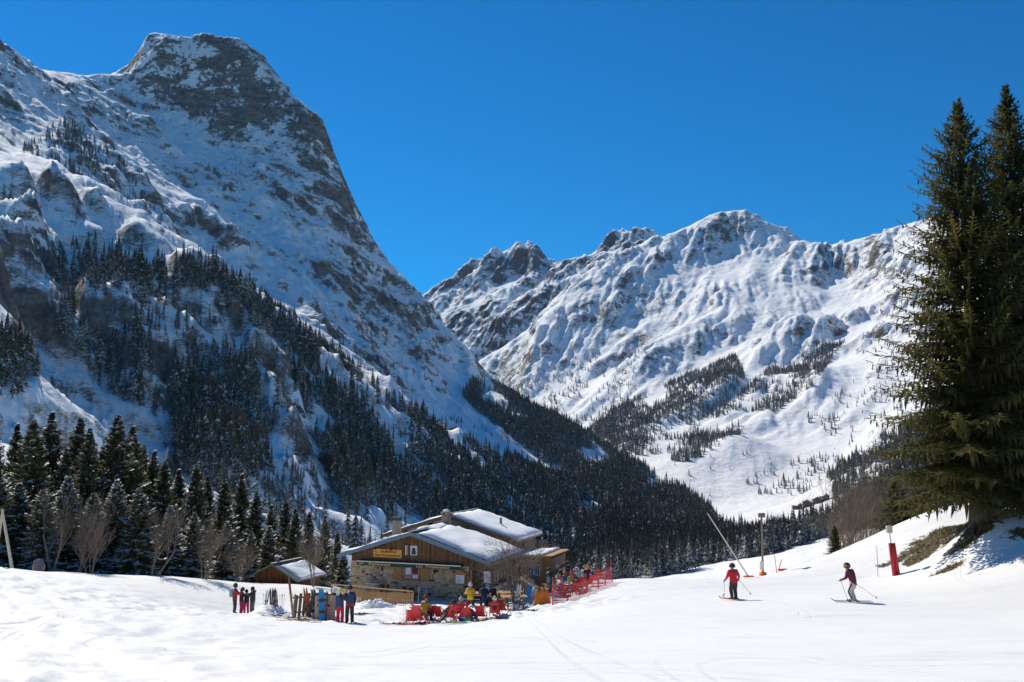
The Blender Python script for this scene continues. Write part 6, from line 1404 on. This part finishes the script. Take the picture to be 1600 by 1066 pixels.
b = px_at(1225, 69); t = thing('barrier', 'small red barrier lying at the slope edge', 'barrier', b); MB().box(-.4, .4, -.06, .06, .05, .22).build('board', M_REDPOLE, t, bevel=.04); MB().bar((-.45, 0, 0), (-.15, 0, .9), .05).build('strut', M_REDPOLE, t)
b = px_at(1401, 57); t = thing('padded_post', 'grey box on a post wrapped in red padding', 'post', b)
for dx in (-.115, .115): MB().tube((dx, 0, -.2), (dx-.22, 0, 1.92), .13, .10, 12).build('padding', M_REDPAD, t, smooth=True)
MB().tube((-.2, .05, 1.6), (-.32, .05, 2.75), .04, n=8).build('stem', M_METAL, t); MB().box(-.5, -.16, -.12, .16, 2.55, 2.98).build('box', mat('beige_box', (.47, .45, .38), .6), t, bevel=.03)
b = px_at(1372, 58); t = thing('marker_pole', 'thin grey marker pole next to the red padded post', 'marker', b); MB().tube((0, 0, -.2), (0, 0, 1.95), .022, .018, 6).build('pole', mat('faded_pink', (.45, .30, .30), .6), t)
# ---- far hamlet
for i, (px, py, Y, w) in enumerate(((1262, 801, 1150, 11), (1277, 799, 1150, 10), (1289, 797, 1150, 9), (1246, 802, 1150, 9))):
    p = on_mass(GC, px, py, Y, 1900); t = thing('farmhouse', ['wide chalet of the hamlet in the valley', 'middle chalet of the valley hamlet', 'small chalet at the end of the valley hamlet', 'first chalet of the valley hamlet next to the forest'][i], 'house', p, .3*i-.4, 'hamlet in the valley')
    MB().prism([(-w/2, -3), (w/2, -3), (w/2, 4.5), (0, 7.2), (-w/2, 4.5)], -w*.45, w*.45).build('wall', mat('hamlet_wood', (.12, .08, .055), .9), t)
    for s in (-1, 1): MB().hexa([(s*(w/2+1.2), -w*.5-1, 4.1), (0, -w*.5-1, 7.35), (0, w*.5+1, 7.35), (s*(w/2+1.2), w*.5+1, 4.1), (s*(w/2+1.2), -w*.5-1, 4.8), (0, -w*.5-1, 8.0), (0, w*.5+1, 8.0), (s*(w/2+1.2), w*.5+1, 4.8)]).build('roof', M_ROOFSNOW, t)
    for k in range(3): MB().box(-w/2+1+k*w*.3, -w/2+2.2+k*w*.3, -w*.45-.08, -w*.45-.01, 1.2, 2.8).build('window', M_GLASS, t)
# ------------------------------------------------------------------ thin mountain air
hz = MB().box(-5200, 5200, -40, 7600, -900, 1750).build('haze', None)
mh = bpy.data.materials.new('thin_air'); mh.use_nodes = True; t_ = mh.node_tree
t_.nodes.remove(t_.nodes['Principled BSDF']); pv = t_.nodes.new('ShaderNodeVolumePrincipled'); t_.links.new(pv.outputs[0], t_.nodes['Material Output'].inputs['Volume'])
pv.inputs['Color'].default_value = (0.45, 0.68, 1.0, 1); pv.inputs['Density'].default_value = 1.6e-5; pv.inputs['Anisotropy'].default_value = 0.2
hz.data.materials.append(mh); tag(hz, kind='stuff')
